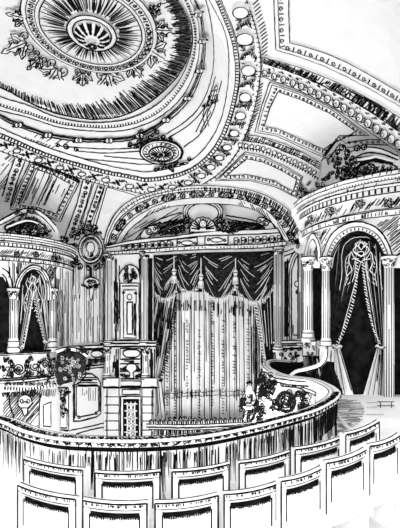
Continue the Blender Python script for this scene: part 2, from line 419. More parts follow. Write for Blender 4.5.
for i, (x, y, rx, ry) in enumerate(OV):
    e = ell(x, y, rx, ry); plate(mb, e[:-1], S1, .08); line(mb, e, S1, 1.2, 'ink', .086, .1)
    hatch(mb, ell(x, y + ry * 1.15, rx * 1.15, ry * .5, 14), S1, 20, 1.3, .9, .9)
    if i + 1 < len(OV):
        x1, y1 = OV[i + 1][:2]; mx, my = (x + x1) / 2, (y + y1) / 2; D = math.hypot(x1 - x, y1 - y); a = math.atan2(y1 - y, x1 - x); W = 3.2 + ry * .55
        if i > 9: W = 2.8
        nx, ny = -math.sin(a), math.cos(a); ux, uy = math.cos(a), math.sin(a); g_ = max(3, D / 2 - (ry if i < 6 else rx))
        curve(mb, [(mx - ux * g_ + nx * W, my - uy * g_ + ny * W), (mx - ux * g_ * .2 + nx * W * .5, my - uy * g_ * .2 + ny * W * .5), (mx + ux * g_ * .2 - nx * W * .5, my + uy * g_ * .2 - ny * W * .5), (mx + ux * g_ - nx * W, my + uy * g_ - ny * W)], S1, 1.3, step=1.5)
        for s_ in (1, -1):
            scroll(mb, mx + s_ * (ux * g_ * .45 - nx * W * .75), my + s_ * (uy * g_ * .45 - ny * W * .75), min(3, W * .55), S1, a, 1.1, s_, 1.0)
            leaf(mb, mx - s_ * ux * g_ * .1, my - s_ * uy * g_ * .1, -math.degrees(math.atan2(s_ * (uy * g_ * .6 + ny * W), s_ * (ux * g_ * .6 + nx * W))), W * 1.5, W * .34, S1, .05, 1.0, 3)
        for _ in range(int(D / 2.2)):
            t = random.uniform(-.5, .5); v = random.choice((-1, 1)) * random.uniform(.65, 1.05) * (W + 1.5)
            seg(mb, (mx + ux * D * t + nx * v, my + uy * D * t + ny * v), (mx + ux * D * t + nx * v * .7 + 1, my + uy * D * t + ny * v * .7 + 1), S1, 1.1)
for x, y, a in along([(x - 2 if x > 200 else x, y - (0 if x > 200 else 2)) for x, y in B3], 4.2):
    if vis(x, y): seg(mb, (x, y), (x + math.sin(a) * -2.6 + 1, y + math.cos(a) * 2.6), S1, 1.0)
for x, y, a in along([(262, 66), (264, 40), (258, 14), (255, 2)], 3.2): seg(mb, (x - 2, y + 2), (x + 4, y - 3), CEIL, 1.0)
for x, y, a in along([(248, 135), (258, 110), (262, 84)], 2.2): seg(mb, (x - 3, y + 1.5), (x + 1.5, y - 1.5), CEIL, .9)
fin(mb, 'trim_6', kind='structure')

# ---- cove ribs on the right
mb = MB()
RA = [(264, 54), (300, 64), (340, 80), (375, 98), (404, 116)]; RB = [(264, 60), (300, 72), (340, 91), (375, 111), (404, 131)]; RC = [(262, 74), (300, 88), (340, 108), (370, 129), (404, 153)]
band(mb, RA, RB, CEIL, .06, 'plaster', 4, edges=1.0)
hatch(mb, RA + RB[::-1], CEIL.off(.06), 50, 1.3, 1.2, .95, .5); hatch(mb, RA + RB[::-1], CEIL.off(.06), 150, 1.5, 1.3, .95, .4)
band(mb, RB, RC, CEIL, .05, 'plaster', 4, edges=1.1)
mid = [(265, 68), (300, 80.5), (340, 100), (372, 120), (404, 142)]
for i, (x, y, a) in enumerate(along(mid, 9.2)):
    r = 2.6 + 1.6 * i / 16; circles(mb, [(x - .5, y), (x + .5, y + .2)], CEIL.off(.05), 5, r, .05, 1.1, 1.2)
    scroll(mb, x + 4.6 * math.cos(a), y + 4.6 * math.sin(a), r * .7, CEIL.off(.05), a, 1.2, 1, 1.0)
    disc(mb, x, y, r * .35, CEIL.off(.1), r * .5, .03, 'plaster', .7)
    for s in (-1, 1):
        for _ in range(4): px_, py_ = x + 3 + J(2.5) - s * 2.2, y + 1.5 + J(.6) + s * (r + 1.6); seg(mb, (px_, py_), (px_ + 2, py_ + 1 - s * 1.2), CEIL.off(.05), 1.0)
fin(mb, 'trim_7', kind='structure')
mb = MB()
QA = [(245, 133), (270, 137), (300, 149), (322, 162)]; QB = [(242, 139), (267, 143), (300, 156), (321, 168)]; QC = [(239, 146), (264, 150), (300, 166), (319, 177)]
band(mb, QA, QB, CEIL, .05, edges=1.0); hatch(mb, QA + QB[::-1], CEIL.off(.05), 60, 1.5, 1.0, .95, .4); hatch(mb, QA + QB[::-1], CEIL.off(.05), 160, 2.2, 1.0, .9, .4)
band(mb, QB, QC, CEIL, .05, edges=1.0); circles(mb, [((a[0] + b[0]) / 2, (a[1] + b[1]) / 2) for a, b in zip(QB, QC)], CEIL.off(.05), 5.2, 2.1, .04, 1.0)
dashes(mb, QC, CEIL.off(.05), 2.6, 3, 1.2)
fin(mb, 'trim_8', kind='structure')
# ---- cove ribs on the left
def strip(name, A, B, inner=None, r=2.2):
    mb = MB(); band(mb, A, B, CEIL, .06, edges=1.1); mid = [((a[0] + b[0]) / 2, (a[1] + b[1]) / 2) for a, b in zip(A, B)]
    S = CEIL.off(.06); curls(mb, mid, S, 4.2, r, 1.15); dashes(mb, mid, S, 5.5, 2 * r, 1.2)
    return mb
fin(strip('a', [(83, 179), (76, 205), (64, 238)], [(92, 182), (85, 207), (74, 240)]), 'trim_9', kind='structure')
fin(strip('b', [(98, 184), (90, 207), (83, 231)], [(104, 186), (96, 208), (88, 230)], r=1.6), 'trim_10', kind='structure')
mbx = strip('c', [(15, 156), (8, 175), (2, 195)], [(25, 160), (17, 180), (10, 205)], r=2.4); fin(mbx, 'trim_11', kind='structure')

# ================================================================== THINGS ON THE CEILING
def cpt(px, py, S=CEIL): return S.cast(px, py)[0]
RZ = 8.09
class Flat:
    def __init__(s, z): s.z = z
    def off(s, h): return Flat(s.z - h)
    def cast(s, px, py):
        d = ray(px, py); t = s.z / max(.05, d.z); return EYE + d * t, V((0, 0, -1))
RS = Flat(RZ)
rc = V((-2.98, 10.5, E + RZ))
rose = thing('ceiling_rose', 'great round foliate ceiling rose with spreading rays in the dome', 'ceiling rose', rc)
def wl(mb, pts, w=1.0, m='ink'):                      # bead through world points under a ceiling
    mb.ridge(pts, [V((0, 0, -1))] * len(pts), [w / 2 * p.y / F for p in pts], m)
def wc(r, a, z=0): return rc + V((r * math.cos(a), r * math.sin(a), -z))
def wring(mb, r, z, w=1.0, n=72): wl(mb, [wc(r + random.uniform(-.008, .008), 2 * PI * i / n, z) for i in range(n + 1)], w)
mb = MB(); mb.lathe(rc, [(1.4, rc.z - .04), (.55, rc.z - .1)], 64)
for i in range(110):
    a = 2 * PI * i / 110 + random.uniform(-.02, .02); r0 = random.uniform(.64, .76); r1 = random.uniform(1.1, 1.36) if i % 3 else 1.36
    wd = random.choice((.7, .8, .8, 1.0, 1.0, 1.7))
    mb.ridge([wc(r0, a, .105), wc((r0 + r1) / 2, a + .01, .085), wc(r1, a, .06)], [V((0, 0, -1))] * 3, [wd / 2 * .03, wd * .6 * .03, .008])
fin(mb, 'ray_disc', rose)
mb = MB(); mb.lathe(rc, [(1.36, rc.z), (1.36, rc.z - .1), (1.42, rc.z - .14), (1.48, rc.z - .1), (1.66, rc.z - .1), (1.72, rc.z - .14), (1.78, rc.z - .1), (1.78, rc.z)], 72)
for r, z, w in ((1.36, .12, 1.2), (1.46, .12, .9), (1.67, .12, .9), (1.79, .1, 1.4)): wring(mb, r, z, w)
for i in range(44):
    a = 2 * PI * i / 44; c = wc(1.565, a, .115)
    wl(mb, [c + V((math.cos(t), math.sin(t), 0)) * .085 * (1 - .5 * t / 8) for t in [k * .7 + a for k in range(12)]], 1.25)
    wl(mb, [wc(1.49, a + .07, .115), wc(1.63, a + .075, .115)], 1.3)
fin(mb, 'outer_ring', rose)
mb = MB(); mb.lathe(rc, [(.64, rc.z - .08), (.66, rc.z - .18), (.58, rc.z - .22), (.5, rc.z - .18)], 40)
for r, w in ((.66, 1.6), (.6, .9), (.52, 1.5)): wring(mb, r, .2, w, 40)
fin(mb, 'inner_ring', rose)
mb = MB(); mb.lathe(rc, [(.5, rc.z - .16), (.44, rc.z - .26), (.3, rc.z - .34), (.12, rc.z - .37), (.02, rc.z - .37)], 32)
for i in range(12):                                      # gadroons with dark furrows
    a = 2 * PI * i / 12 + .1
    mb.ridge([wc(.46, a, .25), wc(.36, a, .32), wc(.2, a, .37)], [V((math.cos(a) * .6, math.sin(a) * .6, -.8))] * 3, [.07, .055, .02])
    for s in (-.13, .13): mb.ridge([wc(.47, a + s, .24), wc(.37, a + s, .31), wc(.2, a + s * .8, .365)], [V((math.cos(a) * .6, math.sin(a) * .6, -.8))] * 3, .014)
b = fin(mb, 'boss', rose)
mb = MB(); mb.ball(rc - V((0, 0, .42)), .11, 'plaster', 12)
for k in range(3): wl(mb, [rc - V((0, 0, .54)) + V((math.cos(t), math.sin(t), 0)) * (.12 - .035 * k) for t in [j * .45 for j in range(15)]], 1.2)
o = fin(mb, 'pendant_knob', rose)
# foliate drops round the ring
RSo = RS.off(.03)
for x, y, tx, ty in ((32, 40, 4, 52), (43, 54, 28, 69), (61, 63, 42, 89), (83, 68, 82, 90), (106, 67, 115, 97), (128, 60, 143, 79), (143, 46, 171, 63), (150, 30, 174, 31), (150, 16, 160, 4), (30, 20, 8, 14)):
    mb = MB(); acanthus(mb, x, y, math.degrees(math.atan2(y - ty, tx - x)), math.hypot(tx - x, ty - y), RSo, 1.15); fin(mb, 'leaf_ornament', rose)

# cartouche over the proscenium arch
ct = thing('ceiling_cartouche', 'small oval sunburst cartouche with scrolls below the dome rim', 'cartouche', cpt(160, 150))
S1 = CEIL.off(.06)
mb = MB(); disc(mb, 162, 151, 21, CEIL, 11.5, .1, w=1.6)
line(mb, ell(162, 151, 18, 9.5), CEIL.off(.1), 1.0)
fin(mb, 'rim', ct)
mb = MB(); S2 = CEIL.off(.11); disc(mb, 163, 152, 12.5, S2, 6.8, .04, w=1.5)
for i in range(20):
    a = 2 * PI * i / 20; seg(mb, (163 + 3.5 * math.cos(a), 153 + 2 * math.sin(a)), (163 + 11 * math.cos(a), 152 + 6 * math.sin(a)), S2.off(.04), 1.2)
    seg(mb, (162 + 13.5 * math.cos(a), 151 + 7.2 * math.sin(a)), (162 + 16.5 * math.cos(a + .1), 151 + 8.8 * math.sin(a + .1)), S2, 1.3)
disc(mb, 163, 153, 2.6, S2.off(.05), 1.8, .04, 'ink', 0)
fin(mb, 'sunburst', ct)
mb = MB()
for x, y, r, s in ((131, 144, 2.6, 1), (142, 131, 3, -1), (158, 132, 3, 1), (150, 137, 3.4, -1), (140, 141, 3, 1), (164, 136, 2.6, -1), (172, 139, 2.2, 1)): scroll(mb, x, y, r, S1, random.uniform(0, 6), 1.4, s, 1.4)
for x, y, a, L in ((146, 141, 130, 11), (150, 141, 60, 10), (146, 143, 200, 12), (156, 139, 20, 12)): leaf(mb, x, y, a, L, 2.3, S1, .06, 1.2)
curve(mb, [(128, 146), (140, 143), (150, 140), (165, 139), (178, 143), (184, 151), (181, 158)], S1, 1.6)
fin(mb, 'crest', ct)
mb = MB()
for x, y, r, s in ((171, 166, 3, 1), (176, 161, 2.6, -1), (190, 158, 2.2, 1), (156, 169, 2.2, -1), (166, 163, 2.4, 1)): scroll(mb, x, y, r, S1, random.uniform(0, 6), 1.4, s, 1.4)
for x, y, a, L in ((170, 164, 10, 20), (168, 165, 190, 13), (171, 164, 300, 7), (166, 162, 150, 9)): leaf(mb, x, y, a, L, 2, S1, .06, 1.2)
fin(mb, 'foliage', ct)

# ceiling panels
def panel(label, outer, inner, orn='curl', fill=None, deep=1.0):
    """raised plain field in an ornamented frame; outer/inner: closed outlines with the same number of corners"""
    cxy = (sum(p[0] for p in outer) / len(outer), sum(p[1] for p in outer) / len(outer))
    t = thing('ceiling_panel', label, 'ceiling panel', cpt(*cxy), 'framed panels of the cove')
    n = 140; A = resample(lin(outer, 2, True), n); B = resample(lin(inner, 2, True), n)
    # keep corners in step: resample side by side
    A = []; B = []
    for i in range(len(outer)):
        a0, a1 = outer[i], outer[(i + 1) % len(outer)]; b0, b1 = inner[i], inner[(i + 1) % len(inner)]
        k = max(2, int(math.dist(a0, a1) / 3.5))
        for j in range(k):
            u = j / k; A.append((a0[0] + (a1[0] - a0[0]) * u, a0[1] + (a1[1] - a0[1]) * u)); B.append((b0[0] + (b1[0] - b0[0]) * u, b0[1] + (b1[1] - b0[1]) * u))
    A.append(A[0]); B.append(B[0])
    mb = MB(); ca = [CEIL.cast(*p) for p in A]; cb = [CEIL.cast(*p) for p in B]; h = .06
    mb.grid([[p - q * .01 for p, q in ca], [p + q * h for p, q in ca], [p + q * h for p, q in cb], [p - q * .01 for p, q in cb]])
    S = CEIL.off(h); line(mb, A, S, 1.0); line(mb, B, S, 1.1)
    Mi = [((a[0] * .3 + b[0] * .7), (a[1] * .3 + b[1] * .7)) for a, b in zip(A, B)]
    M2 = [((a[0] * .72 + b[0] * .28), (a[1] * .72 + b[1] * .28)) for a, b in zip(A, B)]
    M3 = [((a[0] + b[0]) / 2, (a[1] + b[1]) / 2) for a, b in zip(A, B)]
    line(mb, M2, S, .8)
    for i, (x, y, a) in enumerate(along(Mi if orn != 'fat' else M3, 3.6 if orn != 'fat' else 5.2)):
        if not vis(x, y): continue
        r = 1.5 if orn != 'fat' else 2.5
        if i % 2: scroll(mb, x, y, r, S, a, 1.1, 1, .95 if orn != 'fat' else 1.1)
        else: seg(mb, (x - math.sin(a) * r, y + math.cos(a) * r), (x + math.sin(a) * r, y - math.cos(a) * r), S, 1.2)
    fin(mb, 'frame', t)
    mb = MB(); ci = [CEIL.cast(*p) for p in B[:-1]]; c0 = CEIL.cast(sum(p[0] for p in inner) / len(inner), sum(p[1] for p in inner) / len(inner)); c = mb.vert(c0[0] + c0[1] * .02)
    ids = [mb.vert(p + q * .02) for p, q in ci]; mid = []
    K = 7; rings = [ids]
    ctr = (sum(p[0] for p in inner) / len(inner), sum(p[1] for p in inner) / len(inner))
    for k in range(1, K):
        u = k / K; rr = []
        for x, y in B[:-1]:
            p, q = CEIL.cast(x + (ctr[0] - x) * u, y + (ctr[1] - y) * u); rr.append(mb.vert(p + q * .02))
        rings.append(rr)
    for r0, r1 in zip(rings, rings[1:]):
        for i in range(len(r0)): mb.face((r0[i], r0[(i + 1) % len(r0)], r1[(i + 1) % len(r0)], r1[i]))
    for i in range(len(ids)): mb.face((rings[-1][i], rings[-1][(i + 1) % len(ids)], c))
    if fill:
        for P, ang, gap, keep in fill: hatch(mb, P, CEIL.off(.02), ang, gap, .8, keep, .6)
    fin(mb, 'field', t)
    return t
panel('large plain white ceiling panel in the upper right corner', [(275, -14), (277, 46), (300, 53), (325, 62), (350, 74), (375, 87), (408, 106), (408, -14)],
      [(290, -14), (291, 39), (304, 42), (327, 49), (350, 59), (372, 71), (408, 92), (408, -14)], 'fat')
panel('curved white ceiling panel beneath the widest ornamented rib on the right', [(271, 79), (300, 89), (335, 106), (371, 133), (341, 133), (324, 155), (300, 144), (278, 134), (256, 130), (262, 107)],
      [(279, 89), (300, 96), (330, 110), (358, 129), (337, 140), (325, 147), (302, 137), (280, 127), (265, 124), (271, 105)])
panel('narrow curved white ceiling panel just above the proscenium arch', [(246, 150), (264, 154), (285, 164), (304, 175), (297, 196), (275, 185), (250, 179), (216, 179), (230, 166)],
      [(247, 157), (263, 160), (283, 169), (298, 178), (294, 190), (275, 179), (250, 173), (227, 174), (238, 165)])
panel('hatched four sided ceiling panel above the left box', [(30, 161), (55, 169), (80, 180), (70, 200), (60, 221), (38, 212), (10, 208), (18, 185)],
      [(34, 167), (54, 174), (71, 183), (63, 199), (56, 213), (38, 206), (18, 203), (26, 184)],
      fill=[([(34, 167), (60, 176), (45, 206), (18, 203)], 66, 2.0, .9), ([(45, 172), (71, 183), (60, 200), (40, 206)], 64, 3.0, .6)])
mb = MB()
for a, b in (((107, 187), (139, 196)), ((139, 196), (116, 214)), ((107, 187), (93, 235))): seg(mb, a, b, CEIL, 1.0)
for x, y, a in along([(62, 172), (62.5, 172)], 3): pass
fringe(mb, [(33, 160), (56, 168), (80, 178)], [(34, 164), (56, 172), (79, 182)], CEIL.off(.06), 1.4, 1.3, .8)
fringe(mb, [(40, 160), (80, 174)], [(37, 166), (77, 180)], CEIL, 3, .7, .8)
for x0, x1 in ((92, 98), (104, 112)): curve(mb, [(x0 + 2, 183), (x0 - 6, 208), (x0 - 14, 236)], CEIL, .9)
hatch(mb, [(8, 150), (30, 158), (20, 165), (4, 160)], CEIL, 40, 2.2, .8, .85)
hatch(mb, [(2, 162), (14, 164), (6, 190), (-4, 190)], CEIL, 50, 2.2, .8, .85)
fin(mb, 'trim_12', kind='structure')
# ================================================================== PROSCENIUM
A0 = [(104, 243), (107, 229), (118, 208), (139, 194), (170, 186), (205, 183), (245, 186), (275, 197), (293, 211), (303, 230)]
A1 = [(108, 243), (112, 230), (122, 214), (143, 199), (172, 191), (205, 188), (243, 192), (270, 202), (288, 218), (298, 238)]
A2 = [(115, 243), (121, 232), (132, 219), (153, 206), (175, 199), (205, 196), (240, 198), (264, 207), (280, 222), (291, 241)]
A3 = [(121, 243), (130, 229), (150, 214), (172, 206), (205, 203), (238, 205), (260, 212), (275, 225), (285, 240)]
pro = thing('proscenium_arch', 'broad ornamented arch framing the stage opening', 'proscenium arch', sp(214, -5, 0))
mb = MB(); band(mb, A0, A1, CEIL, .12, edges=1.1); curve(mb, [((a[0] + b[0]) / 2, (a[1] + b[1]) / 2) for a, b in zip(A0, A1)], CEIL.off(.12), .8)
fringe(mb, [(205, 184), (245, 187), (275, 198), (292, 211), (301, 228)], [(205, 188), (243, 193), (268, 203), (286, 219), (296, 236)], CEIL.off(.12), 1.7, 1.0, .7)
fringe(mb, [(120, 207), (139, 195), (170, 187), (205, 184)], [(123, 212), (142, 198), (172, 190), (205, 187)], CEIL.off(.12), 3.2, .8, .6)
fin(mb, 'outer_moulding', pro)
mb = MB(); band(mb, A1, A2, CEIL, .06, edges=1.0); S = CEIL.off(.06); mid = [((a[0] + b[0]) / 2, (a[1] + b[1]) / 2) for a, b in zip(A1, A2)]
for i, (x, y, a) in enumerate(along(mid, 6.5)):
    if i % 2: rosette(mb, x, y, 2.6, S, .05, 1.1, 5)
    else:
        for s in (1, -1): leaf(mb, x, y, -math.degrees(a) + 35 * s + (0 if i % 4 else 180), 5.6, 1.5, S, .04, 1.0, 2)
for k in (.25, .75):
    for x, y, a in along([((a[0] * (1 - k) + b[0] * k), (a[1] * (1 - k) + b[1] * k)) for a, b in zip(A1, A2)], 2.6):
        if random.random() < .7: seg(mb, (x - 1.2, y + 1), (x + 1.2, y - 1), S, 1.0)
fin(mb, 'foliate_band', pro)
mb = MB(); A2b = resample(cr(A2, 3), 60); A3b = resample(cr(A3, 3), 60)
band(mb, A2b, A3b, CEIL, .03, edges=1.0)
mb.grid([[CEIL.cast(*p)[0] for p in A3b], [STAGE.cast(*p)[0] for p in A3b]])
hatch(mb, [(123, 238), (132, 224), (150, 210), (170, 203), (172, 206), (150, 214), (130, 229), (124, 243)], CEIL.off(.03), 45, 1.8, .8, .9)
hatch(mb, [(240, 199), (262, 207), (278, 222), (288, 240), (284, 240), (274, 225), (258, 211), (238, 204)], CEIL.off(.03), 120, 1.7, .9, .9)
fin(mb, 'soffit', pro)
# tympanum behind the pediment
PT = STAGE.off(.05)
mb = MB(); sheet(mb, A3, [(121, 252), (150, 250), (172, 250), (205, 248), (238, 248), (260, 247), (285, 246)], PT, 5)
hatch(mb, [(124, 242), (134, 228), (150, 217), (172, 209), (184, 207), (182, 222), (150, 236)], PT.off(.01), 30, 1.9, .9, .92)  # hatching puts the shading of the left side into ink
hatch(mb, [(226, 220), (250, 222), (272, 228), (268, 231), (230, 231)], PT.off(.01), 25, 1.15, 1.15, .98)
hatch(mb, [(150, 224), (185, 218), (186, 233), (148, 237)], PT.off(.01), 25, 1.4, 1.1, .95)
curve(mb, [(135, 240), (150, 224), (172, 215), (184, 212)], PT, 1.2); curve(mb, [(224, 215), (252, 220), (272, 227), (283, 236)], PT, 1.2)
curve(mb, [(226, 219), (250, 223), (268, 229), (278, 237)], PT, 1.1)
fin(mb, 'tympanum', pro)
# entablature
EN = STAGE.off(.55)
ET = [(106, 246), (135, 240), (175, 236), (203, 232), (230, 230.5), (260, 229.5), (286, 228)]; EM = [(106, 248), (135, 243.5), (175, 239), (203, 236), (230, 235), (260, 234), (286, 232)]
EL = [(106, 252), (135, 250), (175, 247), (203, 245.5), (230, 245), (260, 244), (286, 241)]; EB = [(106, 255), (135, 253.5), (175, 251), (203, 249.5), (230, 249), (260, 248), (286, 245)]
mb = MB(); band(mb, ET, EM, EN, .2, back=.5, edges=1.1); band(mb, EM, EL, EN, .08, back=.5); band(mb, EL, EB, EN, .2, back=.5, edges=1.1)
S = EN.off(.09)
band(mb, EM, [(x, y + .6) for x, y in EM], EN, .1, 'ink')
for x0, x1 in ((177, 197), (205, 228)):
    yt = 239 - (x0 - 177) * .11; P = [(x0, yt), (x1, yt - 1.2), (x1, yt + 8), (x0, yt + 9)]; plate(mb, P, S, .07); pline(mb, P, S.off(.07), 1.3, closed=True)
    cx, cy = (x0 + x1) / 2, yt + 4; disc(mb, cx, cy, 6, S.off(.07), 2.2, .04, w=1.0)
    for s in (-1, 1): scroll(mb, cx + s * 8, cy, 1.8, S.off(.07), 0, 1.2, s, 1.1)
for x in [121 + 6.6 * i for i in range(8)] + [234 + 7.2 * i for i in range(7)]:
    y = 247.5 - (x - 106) * .05
    if x > 284: continue
    P = [(x, y - 3.2), (x + 3.6, y - 3.5), (x + 3.6, y + 2.6), (x, y + 3)]; pline(mb, P, S, 1.0, closed=True); hatch(mb, [(x + 3.8, y - 3.5), (x + 6, y - 3.5), (x + 6, y + 3), (x + 3.8, y + 3)], S, 90, .8, 1.1, 1, 0); seg(mb, (x + .6, y), (x + 3, y - .6), S, 1.2)
for x, y, a in along(EB, 3.0): 
    if random.random() < .8: seg(mb, (x, y - 1), (x + .3, y - 2.6), EN.off(.21), .9)
fin(mb, 'entablature', pro)
# crest on the crown of the arch
cs = thing('shell_crest', 'shell crest inside a plain ring above the middle of the stage', 'crest', STAGE.off(.6).cast(203, 235)[0])
CRS = STAGE.off(.5)
mb = MB(); Ao = ell(203, 212, 20, 13, 48); Ai = ell(203, 213, 15.5, 9.5, 48)
plate(mb, [(x, y) for x, y in Ai[:-1]], CRS, .01)
ca = [CRS.cast(*p) for p in Ao]; cb = [CRS.cast(*p) for p in Ai]
mb.grid([[p - q * .4 for p, q in ca], [p + q * .12 for p, q in ca], [p + q * .12 for p, q in cb], [p for p, q in cb]])
line(mb, Ao, CRS.off(.12), 1.2); line(mb, Ai, CRS.off(.12), 1.2)
line(mb, ell(203, 212.5, 17.8, 11.3, 48), CRS.off(.12), .7)
fin(mb, 'ring', cs)
mb = MB(); S = CRS.off(.2)
fan = [(203 + 13 * math.cos(a) * (1 + .05 * (i % 2)), 231 - 13.5 * math.sin(a) * (1 + .07 * (i % 2))) for i, a in enumerate([PI * k / 14 for k in range(15)])]
plate(mb, fan, S, .12); pline(mb, fan, S.off(.12), 1.2)
for k in range(1, 14):
    a = PI * k / 14; seg(mb, (203 + 3 * math.cos(a), 230 - 3 * math.sin(a)), (203 + 12 * math.cos(a), 231 - 12.5 * math.sin(a)), S.off(.12), 1.5 if k % 3 else .8)
disc(mb, 203, 224, 3.6, S.off(.12), 4, .1, w=1.2); seg(mb, (201.5, 223), (202.2, 223), S.off(.22), 1.2); seg(mb, (204, 223), (204.7, 223), S.off(.22), 1.2); seg(mb, (202, 226), (204.4, 226), S.off(.22), 1.0)
fin(mb, 'shell', cs)
mb = MB()
for s in (-1, 1):
    for x, y, r in ((15, 226, 4.2), (22, 228, 3.6), (12, 232, 3), (28, 230, 2.8), (19, 221, 3)): scroll(mb, 203 + s * x, y, r, S, random.uniform(0, 6), 1.5, s, 1.4)
    for x, y, a, L in ((10, 228, 20, 14), (18, 230, -4, 14), (14, 222, 50, 8), (24, 232, 8, 12)): leaf(mb, 203 + s * x, y, a if s > 0 else 180 - a, L, 2.5, S, .08, 1.3)
fin(mb, 'foliage', cs)
# scrolled volutes lying on the entablature
for sx, lab in ((1, 'scrolled leaf volute lying on the left end of the entablature'), (-1, 'scrolled leaf volute lying on the right end of the entablature')):
    mb = MB(); x0 = 140 if sx > 0 else 275; y0 = 232 if sx > 0 else 224; S = STAGE.off(.5)
    P = [(x0, y0 + 6), (x0 + sx * 3, y0 - 1), (x0 + sx * 10, y0 - 6), (x0 + sx * 17, y0 - 6), (x0 + sx * 18, y0 - 1), (x0 + sx * 12, y0 + 2), (x0 + sx * 9, y0 + 6)]
    plate(mb, cr(P, 2, True)[:-1], S, .1); line(mb, cr(P, 2, True), S.off(.11), 1.3)
    scroll(mb, x0 + sx * 9, y0 - 1, 4, S.off(.1), 0, 1.8, sx, 1.2); scroll(mb, x0 + sx * 15, y0 - 3, 2.2, S.off(.1), 0, 1.3, -sx, 1.1)
    for k in range(5): leaf(mb, x0 + sx * (18 + 4 * k), y0 + 1 + k * .2, 20 if sx > 0 else 160, 6, 1.6, S, .06, 1.2, 2)
    setp(fin(mb, 'volute'), lab, 'volute', 'volutes on the entablature')

# ---------------- columns, a helper used for every order in the house
def column(parent, x, y0, y1, w, S, out=.12, base=6, cap=7, flutes=10, name='column', tone=0, near=0.0):
    """x,y0,y1,w: axis, top, foot and width where the shaft stands in front of surface S"""
    p, n = S.cast(x, (y0 + y1) / 2); r = w / 2 * p.y / F; c = p + n * (out + r * .3); c = EYE + (c - EYE) * (1 - near / c.y); k = c.y / F
    zt = E + (HY - y0) * k; zb = E + (HY - y1) * k
    sh = MB(); z0 = zb + base * k; z1 = zt - cap * k
    sh.lathe(c, [(r, z0), (r * .98, (z0 + z1) / 2), (r * .9, z1)], 20)
    for i in range(flutes):
        a = 2 * PI * (i + .5) / flutes; nn = V((math.cos(a), math.sin(a), 0))
        if nn.y > .6: continue
        for (u0, u1) in ((0, 1),) if i % 3 else ((0, random.uniform(.3, .6)), (random.uniform(.65, .75), 1)):
            pts = [V((c.x, c.y, z0 + (z1 - z0) * (u0 + (u1 - u0) * t / 4))) + nn * r * (1.0 - .1 * (u0 + (u1 - u0) * t / 4)) for t in range(5)]
            sh.ridge(pts, [nn] * 5, k * random.uniform(.3, .62) * (1 + tone))
    o = fin(sh, name, parent)
    b = MB(); b.lathe(c, [(r * 1.45, zb), (r * 1.45, zb + base * k * .35), (r * 1.2, zb + base * k * .5), (r * 1.3, zb + base * k * .75), (r, z0)], 20)
    for f, rr in ((.35, 1.46), (.75, 1.31)):
        b.ridge([V((c.x + r * rr * math.cos(t), c.y + r * rr * math.sin(t), zb + base * k * f)) for t in [2 * PI * i / 20 for i in range(21)]], [V((math.cos(t), math.sin(t), 0)) for t in [2 * PI * i / 20 for i in range(21)]], k * .5)
    fin(b, 'base', o)
    q = MB(); q.lathe(c, [(r * .9, z1), (r * 1.05, z1 + cap * k * .2), (r * 1.5, zt - cap * k * .2), (r * 1.55, zt)], 20)
    for i in range(34):
        a = 2 * PI * i / 34; nn = V((math.cos(a), math.sin(a), 0)); tt = V((-nn.y, nn.x, 0)); f_ = random.uniform(.15, .85); o2 = V((c.x, c.y, z1 + cap * k * f_)) + nn * r * (1.08 + .46 * f_)
        q.ridge([o2 + tt * math.cos(t) * k * 1.5 * (1 - t / 14) + UP * math.sin(t) * k * 1.7 * (1 - t / 14) for t in [.8 * j for j in range(9)]], [nn] * 9, k * .42)
    q.ridge([V((c.x + r * 1.58 * math.cos(t), c.y + r * 1.58 * math.sin(t), zt - k * .4)) for t in [2 * PI * i / 20 for i in range(21)]], [V((math.cos(t), math.sin(t), 0)) for t in [2 * PI * i / 20 for i in range(21)]], k * .6)
    fin(q, 'capital', o)
    return o

# ---------------- left tower beside the stage
tw = thing('stage_tower', 'tall pilastered tower with niche and pedestal left of the stage curtain', 'tower', sp(128, -5.2, -.3))
TS = STAGE.off(.35)
mb = MB(); quadplate(mb, 105, 252, 153, 345, TS, .04, 0)
hatch(mb, [(113, 258), (121, 258), (121, 342), (113, 342)], TS.off(.04), 90, 1.0, 1.2, .95, .3); hatch(mb, [(138, 258), (144, 258), (144, 342), (138, 342)], TS.off(.04), 90, .95, 1.2, .95, .3)  # dense hatching inks in the shading beside the columns
hatch(mb, [(148, 258), (153, 258), (153, 344), (148, 344)], TS.off(.04), 90, .9, 1.4, 1, .2); hatch(mb, [(100, 258), (108, 258), (108, 344), (100, 344)], TS.off(.04), 90, 2.2, .8, .7, .6)
fin(mb, 'shaft_wall', tw)
column(tw, 111, 254, 344, 7, TS, .15, 5, 7); column(tw, 146.5, 252, 344, 7, TS, .15, 5, 7)
mb = MB(); S = TS.off(.05); quadplate(mb, 120, 283, 139, 340, S, .08, 1.2); quadplate(mb, 123.5, 290, 136, 338, S.off(.08), .05, 1.0); quadplate(mb, 127, 302, 132.5, 334, S.off(.13), .03, 1.6)
P = [(120, 283), (119, 276), (122, 270), (126, 266), (131, 265), (136, 267), (139, 272), (140, 283)]; plate(mb, cr(P, 2, True)[:-1], S, .08); line(mb, cr(P, 2), S.off(.09), 1.3)
hatch(mb, [(122, 279), (127, 270), (135, 270), (138, 279)], S.off(.08), 90, 1.6, 1.3, .8); scribble(mb, 122, 268, 138, 282, S.off(.1), 16, 2.2, 1.3)
for s in (-1, 1): scroll(mb, 130 + s * 4, 275, 2.8, S.off(.1), 0, 1.4, s, 1.2)
for s in (-1, 1): scroll(mb, 129.5 + s * 6, 293, 1.6, S.off(.13), 0, 1.3, s, 1.1)
disc(mb, 129.5, 297, 2.4, S.off(.13), 3, .03); seg(mb, (122, 286), (138, 286), S.off(.08), 1.2)
hatch(mb, [(133, 302), (136, 302), (136, 337), (133, 337)], S.off(.13), 90, 1, 1.2, 1)
fin(mb, 'niche', tw)
mb = MB(); 
